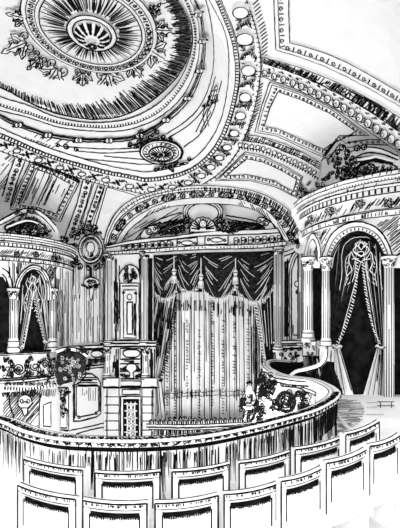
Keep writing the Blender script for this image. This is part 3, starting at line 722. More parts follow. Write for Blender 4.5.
for y, h in ((341, .25), (344, .35)): band(mb, [(100, y), (156, y - .4)], [(100, y + 2.4), (156, y + 2)], TS, h, edges=1.1)
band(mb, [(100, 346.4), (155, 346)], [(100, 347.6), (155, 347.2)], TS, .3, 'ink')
fin(mb, 'cornice', tw)
mb = MB(); quadplate(mb, 104, 347, 155, 383, TS, .06, 0)
hatch(mb, [(112, 348), (119, 348), (119, 380), (112, 380)], TS.off(.06), 90, 1.0, 1.4, 1, .2); hatch(mb, [(140, 348), (144, 348), (144, 380), (140, 380)], TS.off(.06), 90, .9, 1.3, 1, .2); hatch(mb, [(149, 348), (155, 348), (155, 380), (149, 380)], TS.off(.06), 90, .9, 1.4, 1, .3)
hatch(mb, [(120, 359), (140, 358), (140, 380), (120, 380)], TS.off(.06), 0, 2.2, 1.2, .8)
P = cr([(123, 353), (126, 350), (137, 350), (140, 353), (137, 357), (126, 357)], 2, True); plate(mb, P[:-1], TS.off(.06), .06); line(mb, P, TS.off(.12), 1.4)
pline(mb, rect(120, 348.5, 142, 359), TS.off(.06), 1.3, closed=True)
S = TS.off(.08)
P = cr([(128, 364), (135, 364), (137, 369), (133, 373), (134, 378), (129, 378), (130, 373), (126, 369)], 2, True); plate(mb, P[:-1], S, .08); line(mb, P, S.off(.08), 1.3)
for s in (-1, 1): scroll(mb, 131.5 + s * 6.5, 369, 2.6, S, 0, 1.4, s, 1.3); leaf(mb, 131.5 + s * 4, 377, 20 if s > 0 else 160, 8, 1.8, S, .05, 1.2)
scribble(mb, 123, 361, 140, 366, S, 5, 1.8, 1.2)
fin(mb, 'pedestal', tw)
column(tw, 109.5, 346, 382, 6, TS, .18, 9, 9, 8, 'pedestal_column', .2); column(tw, 147.5, 346, 382, 6, TS, .18, 9, 9, 8, 'pedestal_column', .2)
mb = MB(); 
for x0, x1 in ((103, 119), (141, 157)): quadplate(mb, x0, 378, x1, 387, TS.off(.3), .12, 1.2)
band(mb, [(119, 381), (141, 381)], [(119, 386), (141, 386)], TS, .2, edges=1.0)
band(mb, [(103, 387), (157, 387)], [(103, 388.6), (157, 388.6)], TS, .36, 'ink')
fin(mb, 'plinth_cornice', tw)
mb = MB(); quadplate(mb, 104, 388, 154, 450, TS, .08, 0)
S = TS.off(.08); P = rect(122, 389.5, 140, 394.5); pline(mb, P, S, 1.2, closed=True)
for y in (397, 405, 413, 421, 430): seg(mb, (105, y), (119, y), S, 1.0); seg(mb, (142, y), (154, y), S, 1.0)
seg(mb, (107, 389), (107, 437), S, 1.2); seg(mb, (119, 389), (119, 437), S, 1.0); seg(mb, (142, 389), (142, 437), S, 1.0); seg(mb, (153, 389), (153, 430), S, 1.3)
hatch(mb, [(147, 390), (153, 390), (153, 428), (147, 428)], S, 90, 2.2, .8, .6)
fin(mb, 'masonry_base', tw)
dr = thing('pass_door', 'dark lattice door in the base of the tower left of the stage', 'door', TS.off(.1).cast(131, 440)[0])
mb = MB(); quadplate(mb, 120.5, 396.5, 141, 442, TS.off(.09), .1, 1.4); blob(mb, rect(123, 399, 139, 440), TS.off(.19), .02)
fin(mb, 'door_frame', dr)
mb = MB(); blob(mb, rect(123.6, 399.6, 138.4, 440), TS.off(.22), .02)
S = TS.off(.24)
for x in (127, 131, 135): line(mb, lin([(x, 402), (x, 438)], 4), S, 1.0, 'plaster')
for y in (404, 411, 418, 425, 432):
    line(mb, lin([(124.5, y), (137.5, y)], 4), S, .9, 'plaster')
    for x in (129, 133): line(mb, ell(x, y + 3.4, 1.3, 2.2, 9), S, .8, 'plaster')
fin(mb, 'lattice_panel', dr)

# ---------------- right end of the stage wall
column_r = thing('stage_pier', 'slim pier with tall round arched niche right of the stage curtain', 'pier', sp(287, -5.2, -.3))
RS_ = STAGE.off(.3)
mb = MB(); quadplate(mb, 274, 246, 304, 345, RS_, .04, 0)
hatch(mb, [(284, 262), (288, 258), (288, 338), (284, 338)], RS_.off(.04), 90, .95, 1.3, 1, .2)
hatch(mb, [(296, 246), (301, 246), (301, 340), (297, 340)], RS_.off(.04), 90, 1.4, 1.0, .9, .4)
NA = [(287, 340), (287, 275), (289, 262), (293, 253), (299, 248)]; 
for d, w in ((0, 1.2), (2.5, .9), (4.5, 1.2)): curve(mb, [(x + d, y + d * .6) for x, y in NA], RS_.off(.04), w)
for y in (252, 256): curve(mb, [(284, y), (290, y - 2), (300, y - 6)], RS_.off(.05), 1.1)
disc(mb, 297, 284, 2.6, RS_.off(.04), 3); disc(mb, 297, 292, 1.6, RS_.off(.04), 2.4, .04, 'ink', 0)
pline(mb, [(293, 325), (293, 335), (300, 335)], RS_.off(.04), 1.1)
fin(mb, 'niche_wall', column_r)
column(column_r, 279, 247, 352, 7.5, RS_, .15, 7, 8, 12); column(column_r, 301, 240, 345, 5, RS_.off(.1), .1, 6, 12, 10)
mb = MB(); S = RS_.off(.2)
for y in (341, 346): band(mb, [(273, y), (306, y - 1)], [(273, y + 3), (306, y + 2)], RS_, .25, edges=1.2)
for x, y in ((278, 338), (285, 350), (292, 349), (299, 349), (281, 354), (290, 355)): scroll(mb, x, y, 2.3, S.off(.06), random.uniform(0, 6), 1.3, 1, 1.3)
quadplate(mb, 275, 349, 304, 372, RS_, .1, 1.2); scribble(mb, 276, 350, 303, 364, RS_.off(.1), 9, 2.2, 1.3)
fin(mb, 'dado', column_r)

# ================================================================== STAGE
def zpy(px, z, S):
    p, _ = S.cast(px, 320); return HY - z * F / p.y
def cloth(mb, T, B, S, n, amp, rows=8, m='cloth', ink='ink', prob=.9, w=1.0, brk=.35, ph=0, per=5, sag=None, wmin=.6):
    """cloth hung between outline curves T and B, n pleats, ink furrows in the folds"""
    N = n * per + 1; T = resample(cr(T, 2), N); B = resample(cr(B, 2), N); gr = []; nr = []
    def P(i, t):
        a, b = T[i], B[i]; x = a[0] + (b[0] - a[0]) * t; y = a[1] + (b[1] - a[1]) * t
        if sag: y += sag * 4 * (i / (N - 1)) * (1 - i / (N - 1)) * t
        p, q = S.cast(x, y); f = math.sin(2 * PI * i / per + ph) * amp * (.5 + .5 * t)
        return p + q * f, q
    for j in range(rows + 1): gr.append([P(i, j / rows)[0] for i in range(N)])
    mb.grid(gr, m)
    for i in range(N):
        if i % per in (0,) or (i % per == per // 2 and random.random() < .45) or i == N - 1:
            if random.random() > prob: continue
            t0, t1 = 0, 1
            if random.random() < brk: t0 = random.uniform(0, .3); t1 = random.uniform(.55, 1)
            pts = []; nn = []
            K = max(3, int(rows * (t1 - t0)) + 1); hh = w * random.uniform(wmin, 1.35); rad = []
            for k in range(K + 1):
                p, q = P(i, t0 + (t1 - t0) * k / K); pts.append(p + q * .015); nn.append(q); rad.append(hh / 2 * p.y / F * random.uniform(.6, 1.3))
            mb.ridge(pts, nn, rad, ink)
CS = STAGE.off(-.9)
sc = thing('house_curtain', 'tall white pleated house curtain closing the stage opening', 'curtain', CS.cast(210, 425)[0])
mb = MB(); cloth(mb, [(150, 285), (180, 283), (215, 283), (245, 283), (278, 283)], [(150, 424), (180, 424), (215, 423), (245, 422), (280, 421)], CS, 26, .12, 10, w=1.15, prob=1, brk=.25)
S = CS.off(.14)
for x, y0, y1 in ((166, 330, 415), (174, 310, 420), (186, 320, 400), (198, 330, 420), (211, 300, 410), (222, 320, 415), (233, 310, 380), (247, 320, 400), (255, 330, 410)):
    for y in range(y0, y1, 3):
        if random.random() < .8: seg(mb, (x + J(.4), y), (x + 2.4 + J(.5), y + random.uniform(-.4, 1.6)), S, .9)
for x0, x1, y0, y1, gp in ((152, 172, 296, 345, 1.5), (172, 215, 300, 312, 1.6), (215, 262, 300, 318, 1.7), (250, 276, 300, 400, 1.5), (262, 277, 300, 415, 1.3)):  # ink hatching paints the shade under the valance and darkens the sides
    hatch(mb, rect(x0, y0, x1, y1), S, 90, gp, 1.0, .8, .6)
fin(mb, 'pleated_cloth', sc)
mb = MB(); S = CS.off(.2)
for y in (392, 396): curve(mb, [(152, y + 3), (200, y), (262, y - 1)], S, .6, wob=.8)
for x in range(154, 262, 2):
    if random.random() < .6: seg(mb, (x, 390 + J(2)), (x + J(1), 397 + J(2)), S, .8)
for x in range(150, 262, 5): scroll(mb, x, 419 + J(1), 2.2, S, random.uniform(0, 6), 1.2, 1, 1.0)
fin(mb, 'hem_border', sc)

# draped valance across the top
va = thing('valance', 'dark swagged and fringed valance across the top of the stage opening', 'valance', sp(212, 1, .4))
VS = STAGE.off(-.45)
mb = MB(); cloth(mb, [(150, 249), (190, 247), (235, 246), (276, 243)], [(150, 300), (190, 292), (235, 296), (276, 305)], STAGE.off(-.65), 20, .08, 4, 'velvet', 'cloth', .35, .5, .9)
fin(mb, 'backing', va)
for x0, x1, yt, yb in ((152, 178, 254, 297), (177, 201, 252, 290), (201, 236, 251, 297), (235, 274, 250, 300)):
    mb = MB(); n = 16; rows = []; R = 8; S = VS.off(.1)
    def sw(u, t):
        x = x0 + (x1 - x0) * u; s = 4 * u * (1 - u)
        y = yt + (2 + (yb - yt) * (.62 + .38 * s ** .7)) * t + (8 * s) * t * (1 - t)
        p, q = S.cast(x, y); return p + q * (.22 * s * math.sin(PI * t) + .05 * math.sin(t * 22)), q
    mb.grid([[sw(i / n, j / R)[0] for i in range(n + 1)] for j in range(R + 1)], 'velvet')
    for k in [x_ * .5 for x_ in range(2, 21)]:               # pale strokes painted as light catching the V folds
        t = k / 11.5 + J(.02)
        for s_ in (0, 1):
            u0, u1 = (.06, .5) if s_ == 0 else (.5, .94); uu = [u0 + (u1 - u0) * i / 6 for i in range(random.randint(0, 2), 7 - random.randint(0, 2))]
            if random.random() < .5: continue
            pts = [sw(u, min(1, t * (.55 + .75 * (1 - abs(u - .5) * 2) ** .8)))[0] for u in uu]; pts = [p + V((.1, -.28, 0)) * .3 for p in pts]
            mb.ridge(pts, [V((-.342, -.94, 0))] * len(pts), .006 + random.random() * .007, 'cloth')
    o = fin(mb, 'swag', va)
    mb = MB(); 
    for i in range(int((x1 - x0) / 1.5)):
        u = (i + .5) * 1.5 / (x1 - x0); p, q = sw(min(1, u), 1); k = p.y / F
        mb.ridge([p + q * .06 + UP * k * 1.2, p + q * .07 - UP * k * random.uniform(3.5, 5.5)], [q, q], k * .32, 'cloth')
        if i % 3 == 0: mb.ridge([p + q * .07 - UP * k * 1, p + q * .07 - UP * k * 1.05 + V((k * 3, 0, 0))], [q, q], k * .5, 'cloth')
    fin(mb, 'fringe', o)
def tassel(x, y0, y1, lab):
    p, q = VS.off(.45).cast(x, y0); k = p.y / F; t = thing('tassel', lab, 'tassel', p - UP * k * (y1 - y0), 'tassels of the stage valance'); c = p
    zt = p.z; zb = p.z - k * (y1 - y0); r = 2.6 * k
    mb = MB(); mb.tube([V((c.x, c.y, zt)), V((c.x, c.y, zb + 14 * k))], .5 * k, 'cloth', 6); fin(mb, 'cord', t)
    mb = MB(); mb.lathe(c, [(.02, zb + 15 * k), (r * .8, zb + 13 * k), (r, zb + 11 * k), (r * .5, zb + 9 * k)], 12, 'cloth'); mb.ridge([V((c.x + r * math.cos(a), c.y + r * math.sin(a), zb + 11 * k)) for a in [.5 * i for i in range(14)]], [V((math.cos(.5 * i), math.sin(.5 * i), 0)) for i in range(14)], k * .45); fin(mb, 'knot', t)
    mb = MB(); mb.lathe(c, [(r * .5, zb + 9 * k), (r * 1.0, zb + 6 * k), (r * 1.25, zb)], 14, 'cloth')
    for i in range(12):
        a = 2 * PI * i / 12; n = V((math.cos(a), math.sin(a), 0)); mb.ridge([V((c.x, c.y, zb + 8 * k)) + n * r * .75, V((c.x, c.y, zb)) + n * r * 1.26], [n, n], k * .28)
    fin(mb, 'skirt', t)
tassel(201, 258, 288, 'light tassel left of the middle swag of the stage valance'); tassel(235.5, 258, 284, 'light tassel right of the middle swag of the stage valance'); tassel(174, 256, 283, 'light tassel between the two left swags of the valance')

# side drapes of the stage
d = thing('tab_drape', 'dark fringed drape tied back at the left edge of the stage', 'drape', STAGE.off(-.6).cast(158, 432)[0], 'stage side drapes')
mb = MB(); S = STAGE.off(-.5)
cloth(mb, [(150, 286), (158, 286), (168, 290), (176, 296)], [(150, 372), (154, 374), (158, 376), (161, 377)], S, 6, .1, 9, 'cloth', 'ink', 1, 1.5, .2)
for x0, x1, y0, y1 in ((151, 172, 296, 330), (152, 167, 318, 355), (151, 158, 330, 374)): hatch(mb, rect(x0, y0, x1, y1), S.off(.12), 80, 1.5, 1.2, .9, .5)
for x, y, a in along([(176, 298), (172, 330), (166, 360), (160, 378)], 2.0): seg(mb, (x - 1.5, y), (x + 2 + J(.5), y + 1.5 + J(.5)), S.off(.13), 1.1)
fin(mb, 'upper_cloth', d)
mb = MB(); cloth(mb, [(150, 376), (155, 377), (161, 377)], [(151, 432), (158, 432), (167, 431)], S, 4, .08, 6, 'cloth', 'ink', 1, 1.1, .3); fin(mb, 'lower_cloth', d)
mb = MB(); p0 = [S.off(.16).cast(x, y)[0] for x, y in ((149, 372), (153, 376), (158, 379), (163, 377))]; mb.tube(p0, .09, 'plaster'); scroll(mb, 160, 379, 2.6, S.off(.25), 0, 1.3, 1, 1.4); curve(mb, [(149, 374), (153, 378), (158, 381), (163, 379)], S.off(.27), 1.2); fin(mb, 'tie_back', d)
d = thing('tab_drape', 'dark fringed drape hanging at the right edge of the stage', 'drape', STAGE.off(-.6).cast(270, 432)[0], 'stage side drapes')
mb = MB(); cloth(mb, [(252, 296), (262, 292), (270, 288), (277, 284)], [(266, 372), (269, 376), (273, 380), (277, 382)], S, 7, .1, 9, 'velvet', 'cloth', .9, .7, .8, wmin=.3)
for y in range(300, 372, 3):
    x = 254 + (y - 300) * .17; seg(mb, (x - 1, y), (x + 2.2, y + 1.6 + J(.6)), S.off(.13), 1.0, 'cloth')
fin(mb, 'upper_cloth', d)
mb = MB(); cloth(mb, [(266, 376), (272, 380), (277, 381)], [(258, 425), (268, 428), (277, 430)], S, 4, .08, 6, 'cloth', 'ink', 1, 1.2, .3); fin(mb, 'lower_cloth', d)

# footlights and orchestra rail
FR = STAGE.off(.4)
fr = thing('footlight_trough', 'narrow ledge with a row of scalloped footlight hoods before the curtain', 'footlights', FR.cast(195, 427)[0])
mb = MB(); band(mb, [(146, 424), (195, 424.5), (262, 421)], [(146, 427), (195, 427.5), (262, 424)], FR, .12, back=.5, edges=1.1)
fin(mb, 'ledge', fr)
for i in range(22):
    x = 149 + i * 4.7; y = 424 - max(0, x - 195) * .045; mb = MB(); P = [(x, y), (x + .3, y - 3), (x + 2, y - 4.4), (x + 3.8, y - 3), (x + 4.2, y)]
    plate(mb, P, FR, .14); pline(mb, P, FR.off(.15), 1.1); seg(mb, (x + 2, y - 3.6), (x + 2, y), FR.off(.15), 1.2); fin(mb, 'hood', fr)
mb = MB(); OS = STAGE.off(.5)
P = [(150, 428), (195, 428.5), (262, 425)]; Q = [(150, 452), (195, 452), (262, 452)]
band(mb, P, Q, OS, .06, back=.1); hatch(mb, [(150, 428.5), (195, 429), (246, 426.5), (246, 440), (150, 440)], OS.off(.06), 90, 1.35, 1.1, 1, .15)
band(mb, [(149, 427.4), (195, 428), (262, 424.6)], [(149, 429.4), (195, 430), (262, 426.6)], OS, .14, back=.1, edges=1.0)

setp(fin(mb, 'orchestra_rail'), 'low boarded orchestra rail across the foot of the stage', 'rail')
# ================================================================== BOX TURRETS
def cyl(c, r, a, z): return V((c[0] + r * math.cos(a), c[1] + r * math.sin(a), z))
def rings(mb, c, lst, a0=PI, a1=2 * PI + .3, n=70):
    for r, z, w in lst:
        pts = []; nn = []; rad = []
        for i in range(n + 1):
            a = a0 + (a1 - a0) * i / n; p = cyl(c, r, a, E + z + random.uniform(-.006, .006)); pts.append(p); nn.append(V((math.cos(a), math.sin(a), 0))); rad.append(w / 2 * p.y / F * random.uniform(.8, 1.2))
        mb.ridge(pts, nn, rad)
def turret(S, label, zb, dz=0.0):
    c = S.c
    t = thing('opera_box', label, 'opera box', V((c[0], c[1], E + zb)), 'rounded opera boxes')
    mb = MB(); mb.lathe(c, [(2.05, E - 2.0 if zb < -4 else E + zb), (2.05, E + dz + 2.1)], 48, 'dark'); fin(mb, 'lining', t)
    mb = MB(); mb.lathe(c, [(2.1, E + dz + 2.02), (2.42, E + dz + 2.05), (2.45, E + dz + 2.18), (2.38, E + dz + 2.22), (2.36, E + dz + 2.5), (2.48, E + dz + 2.53), (2.48, E + dz + 2.66), (2.56, E + dz + 2.7), (2.56, E + dz + 2.8), (2.64, E + dz + 2.86), (2.66, E + dz + 2.96), (2.0, E + dz + 3.0)], 72)
    rings(mb, c, [(r_, z_ + dz, w_) for r_, z_, w_ in [(2.43, 2.05, 1.1), (2.46, 2.18, 1.1), (2.38, 2.23, .8), (2.49, 2.53, 1.2), (2.49, 2.66, .8), (2.57, 2.7, 1.4), (2.57, 2.79, .8), (2.65, 2.86, 1.0), (2.67, 2.95, 1.2)]])
    n = 132
    for i in range(n):
        a = PI + (PI + .3) * i / n; nn = V((math.cos(a), math.sin(a), 0)); k = cyl(c, 2.5, a, 0).y / F
        if i % 2 == 0: mb.ridge([cyl(c, 2.49, a, E + dz + 2.545), cyl(c, 2.49, a, E + dz + 2.65)], [nn, nn], .02)
        mb.ridge([cyl(c, 2.58, a, E + dz + 2.8), cyl(c, 2.6, a, E + dz + 2.85)], [nn, nn], .011)
    for i in range(190):
        a = PI + (PI + .3) * random.random()
        nn = V((math.cos(a), math.sin(a), 0)); z = random.uniform(2.25, 2.35); mb.ridge([cyl(c, 2.375, a, E + dz + z), cyl(c, 2.375, a + .04, E + dz + z + random.uniform(.08, .16))], [nn, nn], .011)
    for i in range(150):
        a = PI + (PI + .3) * random.random(); nn = V((math.cos(a), math.sin(a), 0)); z = random.uniform(2.62, 2.75) if i % 2 else random.uniform(2.86, 2.9)
        mb.ridge([cyl(c, 2.585 if i % 2 else 2.66, a, E + dz + z), cyl(c, 2.585 if i % 2 else 2.67, a + .006, E + dz + z + .05)], [nn, nn], .01)
    for i in range(130):
        a = PI + (PI + .3) * random.random(); nn = V((math.cos(a), math.sin(a), 0)); mb.ridge([cyl(c, 2.44, a, E + dz + 2.07), cyl(c, 2.46, a + .004, E + dz + random.uniform(2.1, 2.17))], [nn, nn], .01)
    co = fin(mb, 'entablature', t)
    return t, co
def spandrel(mb, arch, S, z, h=.0):
    A = cr(arch, 2); B = [(x, zpy(x, z, S)) for x, y in A]
    rows = []
    for k in range(4):
        rows.append([S.cast(a[0], a[1] + (b[1] - a[1]) * k / 3)[0] + S.cast(*a)[1] * h for a, b in zip(A, B)])
    mb.grid(rows)
    q = [S.cast(*a) for a in A]; mb.grid([[p + n * h for p, n in q], [p - n * .28 for p, n in q]])

# ---------------- right box
S = Cyl(5.25, 10.5, 2.3)
tr, trc = turret(TR, 'big rounded opera box with dark arched opening at the right', -3.2, .24)
mb = MB(); A = [(320, 300), (321, 275), (324, 252), (332, 234), (346, 224), (362, 222), (378, 229), (388, 244), (393, 262), (394, 300)]
Ai = [(329, 300), (330, 272), (332, 256), (339, 242), (351, 233), (363, 232), (375, 239), (382, 252), (385, 268), (386, 300)]
mb2 = MB(); sp_ = [(x, min(y, 262)) for x, y in A]
spandrel(mb, [(320, 268), (321, 262), (324, 250), (332, 233.5), (346, 224), (362, 222), (378, 229), (388, 243), (393, 258), (394, 266)], S, 2.29)
sheet(mb, [(393, 268), (404, 268)], [(393, zpy(393, 2.29, S)), (404, zpy(404, 2.29, S))], S, 3)
sheet(mb, [(303.5, 268), (321, 268)], [(303.5, zpy(303.5, 2.29, S)), (321, zpy(321, 2.29, S))], S, 3)
hatch(mb, [(374, 224), (402, 214), (402, 256), (394, 256), (388, 238)], S, 40, 1.7, .9, .95); hatch(mb, [(306, 226), (330, 217), (344, 217), (330, 226), (322, 238), (306, 238)], S, 90, 1.5, .9, .9, .4); hatch(mb, [(310, 236), (325, 230), (319, 262), (316, 240)], S, 70, 1.3, 1.0, .9); hatch(mb, [(318, 238), (328, 226), (340, 224), (326, 242), (321, 256)], S, 60, 1.8, .9, .9)
curve(mb, [(305, 238), (318, 231), (335, 224)], S, 1.0); curve(mb, [(318, 240), (321, 236), (326, 232)], S, 1)
q_ = S.cast(404, 300)[0]; a_ = math.atan2(q_.y - 10.5, q_.x - 5.25)
a_ = a_ + 2 * PI if a_ < 0 else a_
mb.lathe((5.25, 10.5, 0), [(2.3, E - 2.0), (2.3, E + 2.29)], 24, 'plaster', a_, 2 * PI + .6)
fin(mb, 'arch_wall', tr)
mb = MB(); cl = lambda P: [(x, min(y, 268)) for x, y in P]
Ab = [(320, 268), (321, 262), (324, 250), (332, 233.5), (346, 224), (362, 222), (378, 229), (388, 243), (393, 258), (394, 266)]
Ac = [(329, 268), (330, 263), (332, 254), (339, 241), (351, 233), (363, 232), (375, 239), (382, 251), (385, 260), (386, 266)]
band(mb, Ab, Ac, S, .1, edges=1.4, step=2); Am = [((a[0] + b[0]) / 2, (a[1] + b[1]) / 2) for a, b in zip(Ab, Ac)]
curve(mb, Am, S.off(.1), .8); dashes(mb, [((a[0] + 3 * b[0]) / 4, (a[1] + 3 * b[1]) / 4) for a, b in zip(Ab, Ac)], S.off(.1), 3.2, 2.4, 1.0)
curve(mb, [(x - 1 if x > 360 else x + 1, y + 1.4) for x, y in Ac], S.off(.05), 1.8)
fin(mb, 'archivolt', tr)
mb = MB(); Na = [(304, 262), (305, 250), (308, 240), (312, 233), (317, 238), (320, 248), (321, 262)]
band(mb, Na, [(306.5, 262), (307.5, 252), (309.5, 244), (312.5, 239), (315.5, 243), (317, 250), (317.5, 262)], S, .08, edges=1.2, step=2)
hatch(mb, [(313, 262), (313, 246), (317, 248), (317.5, 262)], S, 90, 1, 1.2, 1); seg(mb, (310, 262), (310.5, 247), S, 1.0)
fin(mb, 'side_niche', tr)
hatch_ = 0
for x, w, y1 in ((307.5, 9, 342), (325, 8, 350)): column(tr, x, 257, y1, w, S, -.06, 12, 14, 14, 'column', 0, .3)
column(tr, 389, 256, 420, 10, S, -.02, 12, 12, 14)
mb = MB(); S1 = S.off(.12)
for x0, x1, y0, y1 in ((302.5, 316, 341, 356), (319, 331, 349, 362)): quadplate(mb, x0, y0, x1, y1, S, .1, 1.4)
sheet(mb, [(303.5, 355), (322, 360)], [(303.5, 400), (322, 400)], S, 4)
hatch(mb, [(304, 355), (330, 358), (346, 400), (304, 400)], S, 100, 1.0, 1.5, 1, .1)
scribble(mb, 303, 338, 316, 354, S1, 8, 2.2, 1.3)
fin(mb, 'column_bases', tr)
for x, y in ((329, 209.5), (360, 203.5), (310, 219), (389, 203)):
    mb = MB(); Sf = TR.off(-.07); disc(mb, x, y, 2.0, Sf, None, .05, 'plaster', .8); disc(mb, x, y, .7, Sf.off(.05), None, .03, 'ink', 0)
    for k in range(5):
        a = 2 * PI * k / 5; disc(mb, x + 3.5 * math.cos(a) * (.5 if x < 315 else 1), y + 3.2 * math.sin(a), 1.6 if x > 315 else 1.1, Sf, 1.6, .03, 'plaster', 1.0); seg(mb, (x + 3.2 * math.cos(a) * (.5 if x < 315 else 1), y + 2.6 * math.sin(a)), (x + 4.2 * math.cos(a) * (.5 if x < 315 else 1), y + 3.8 * math.sin(a)), Sf.off(.04), 1.0)
    fin(mb, 'rosette', trc)
# cresting on top of the right box
cr_ = thing('box_cresting', 'carved foliage crest over the cornice of the right opera box', 'cresting', V((5.25, 8.4, E + 3.21)))
SC = Cyl(5.25, 10.5, 2.35)
mb = MB(); P = [(334, 186), (338, 170), (350, 160), (352, 152), (364, 147), (382, 150), (398, 156), (398, 182), (370, 181), (348, 184)]
plate(mb, cr(P, 3, True)[:-1], SC, .1); S1 = SC.off(.1)
hatch(mb, [(356, 158), (372, 155), (394, 160), (394, 165), (372, 162), (352, 170)], S1, 8, .9, 1.3, 1, .1); hatch(mb, [(338, 170), (352, 166), (396, 166), (396, 181), (340, 184)], S1, 50, 1.7, 1.1, .9)
curve(mb, [(352, 159), (366, 153), (382, 154), (398, 160)], S1, 1.5); curve(mb, [(352, 166), (368, 161), (384, 162), (398, 167)], S1, 1.2); curve(mb, [(350, 152), (364, 147), (382, 149), (398, 156)], S1, 1.2)
line(mb, lin([(357, 160), (376, 156.6), (394, 161)], 3), S1.off(.03), 2.4, 'plaster')
fin(mb, 'hood', cr_)
mb = MB(); scribble(mb, 336, 166, 396, 183, SC.off(.14), 46, 3.0, 1.3)
for x, y, r in ((357, 148, 3), (364, 147, 3), (371, 167, 3.4), (386, 172, 3), (360, 176, 3.2), (347, 178, 3), (376, 178, 3)): rosette(mb, x, y, r, SC.off(.15), .06, 1.3, 5)
fin(mb, 'foliage', cr_)
mb = MB(); S1 = SC.off(.2)
for x, y, r in ((342, 148, 4), (338, 152, 3), (347, 153, 3.6), (340, 160, 3.4), (348, 162, 3.2), (336, 166, 3), (344, 168, 3), (352, 158, 3)): scroll(mb, x, y, r, S1, random.uniform(0, 6), 1.5, random.choice((1, -1)), 1.5)
for x, y, a in ((340, 165, 110), (338, 170, 260), (345, 160, 60), (350, 165, 20), (334, 172, 210), (330, 178, 190)): leaf(mb, x, y, a, 9, 2.2, S1, .08, 1.3)
quadplate(mb, 337, 168, 342, 177, SC.off(.1), .14, 1.4); hatch(mb, rect(337, 168, 342, 177), SC.off(.24), 90, 1.2, 1.3, 1)
fin(mb, 'scroll_corner', cr_)
mb = MB(); S1 = CEIL.off(.03)
for o in (0, 4): pline(mb, [(322 + o * .8, 160 - o), (340, 136 + o), (346, 142 + o * .8), (370, 138 + o), (396, 139 + o)] if o == 0 else [(328, 160), (341, 142), (347, 147), (370, 143), (394, 144)], S1, 1.2)
scribble(mb, 324, 150, 336, 162, S1, 6, 2, 1.1)
for x in range(350, 392, 6): scroll(mb, x, 141, 1.6, S1, random.uniform(0, 6), 1.2, 1, 1.0)
fin(mb, 'trim_13', kind='structure')
mb = MB(); S1 = CEIL.off(.04); scribble(mb, 298, 180, 330, 200, S1, 26, 2.6, 1.2); curve(mb, [(304, 214), (312, 200), (326, 188)], S1, 1.2)
S1 = STAGE.off(.9); scribble(mb, 292, 218, 305, 250, S1, 30, 2.6, 1.3); disc(mb, 297, 226, 3, S1, 3.4, .06, w=1.3); disc(mb, 299, 236, 3.2, S1, 3.6, .06, w=1.3)
cb_ = thing('corner_corbel', 'knotted scroll corbel between the proscenium arch and the right box', 'corbel', STAGE.off(.8).cast(298, 252)[0])
fin(mb, 'scrollwork', cb_); mb = MB()
P = [(291, 214), (300, 210), (306, 222), (305, 250), (296, 252), (291, 240)]; plate(mb, cr(P, 3, True)[:-1], STAGE.off(.75), .1); fin(mb, 'backing', cb_)

# ---------------- curtains of the right box
def boxdrapes(name, lab, S, pieces, ties, lam, group):
    t = thing(name, lab, 'curtain', S.cast(*pieces[0][1][0])[0], group)
    for T, B, n, m, ik, pr in pieces:
        mb = MB(); cloth(mb, T, B, S, n, .07, 10, m, ik, pr, .9 if ik == 'ink' else .5, .5); fin(mb, 'drape', t)
    for x, y, r in ties:
        mb = MB(); p = [S.off(.12).cast(x + dx, y + dy)[0] for dx, dy in ((-r, -1.5), (-r * .3, 1), (r * .4, 1), (r, -1.2))]; mb.tube(p, 1.6 * p[0].y / F, 'cloth'); curve(mb, [(x - r, y), (x, y + 2), (x + r, y)], S.off(.3), 1.1); fin(mb, 'tie_band', t)
    mb = MB(); lam(mb); fin(mb, 'lambrequin', t)
    return t
SD = Cyl(5.25, 10.5, 2.14)
def lam_r(mb):
    S = SD.off(.08); w = 'cloth'
    def cv(P, wd=1.2): line(mb, cr(P, 2), S, wd * .5, w, .03, .4)
    # a raised shield of embroidery
    for s in (-1, 1):
        m = lambda P: [(361 + s * (x - 361), y) for x, y in P]
        cv(m([(361, 237), (369, 238), (376, 243), (380, 252), (380, 270), (382, 290)]), 1.0); cv(m([(361, 262), (367, 258), (371, 252), (373, 262), (370, 270), (375, 276)]), 1.4)
        cv(m([(366, 246), (369, 250), (366, 254), (361, 256)]), 1.6); cv(m([(364, 242), (367, 244), (364, 247)]), 1.4); cv(m([(375, 256), (377, 266), (375, 276), (377, 286)]), 1.0)
        cv(m([(366, 262), (367, 272), (370, 282)]), 1.2); cv(m([(363, 259), (370, 259)]), 1.5)
        for y in range(246, 286, 4): 
            if random.random() < .7: cv(m([(373 + J(2), y), (375 + J(1), y + 2)]), 1.1)
    for k in range(24):
        a = 2 * PI * k / 24; cv([(361 + 5 * math.cos(a), 249 + 7 * math.sin(a)), (361 + 6 * math.cos(a + .2), 249 + 8 * math.sin(a + .2))], 1)
    cv([(358, 245), (361, 242), (364, 245), (361, 250), (358, 245)], 1.6); cv([(357, 254), (361, 251), (365, 254)], 1.5)
bcur = boxdrapes('box_curtain', 'dark embroidered curtains parted and tied back in the right opera box', SD,
    [([(340, 240), (350, 236), (361, 240), (361, 262)], [(330, 346), (333, 347), (336, 348), (338, 348)], 6, 'velvet', 'cloth', .75),
     ([(362, 262), (366, 244), (374, 242), (384, 256)], [(377, 346), (380, 347), (383, 348), (385, 346)], 6, 'velvet', 'cloth', .75),
     ([(335, 348), (339, 347)], [(336, 398), (354, 398)], 4, 'cloth', 'ink', 1), ([(377, 347), (384, 347)], [(362, 399), (384, 399)], 4, 'cloth', 'ink', 1)],
    [(337, 347, 4), (381, 347, 5)], lam_r, 'tied back box curtains')
for obj in ():
    pass
mb = MB(); S1 = SD.off(.2)
for P in ([(357, 262), (356, 285), (351, 310), (344, 330), (337, 345)], [(363, 262), (365, 285), (369, 310), (374, 330), (380, 344)]):
    mb = MB()
    for x, y, a in along(P, 2.6): line(mb, [(x - 1.4, y - 1 + J(.4)), (x + 1.2, y + 1 + J(.6))], S1, .7, 'cloth')
    fin(mb, 'fringe_braid', bcur)

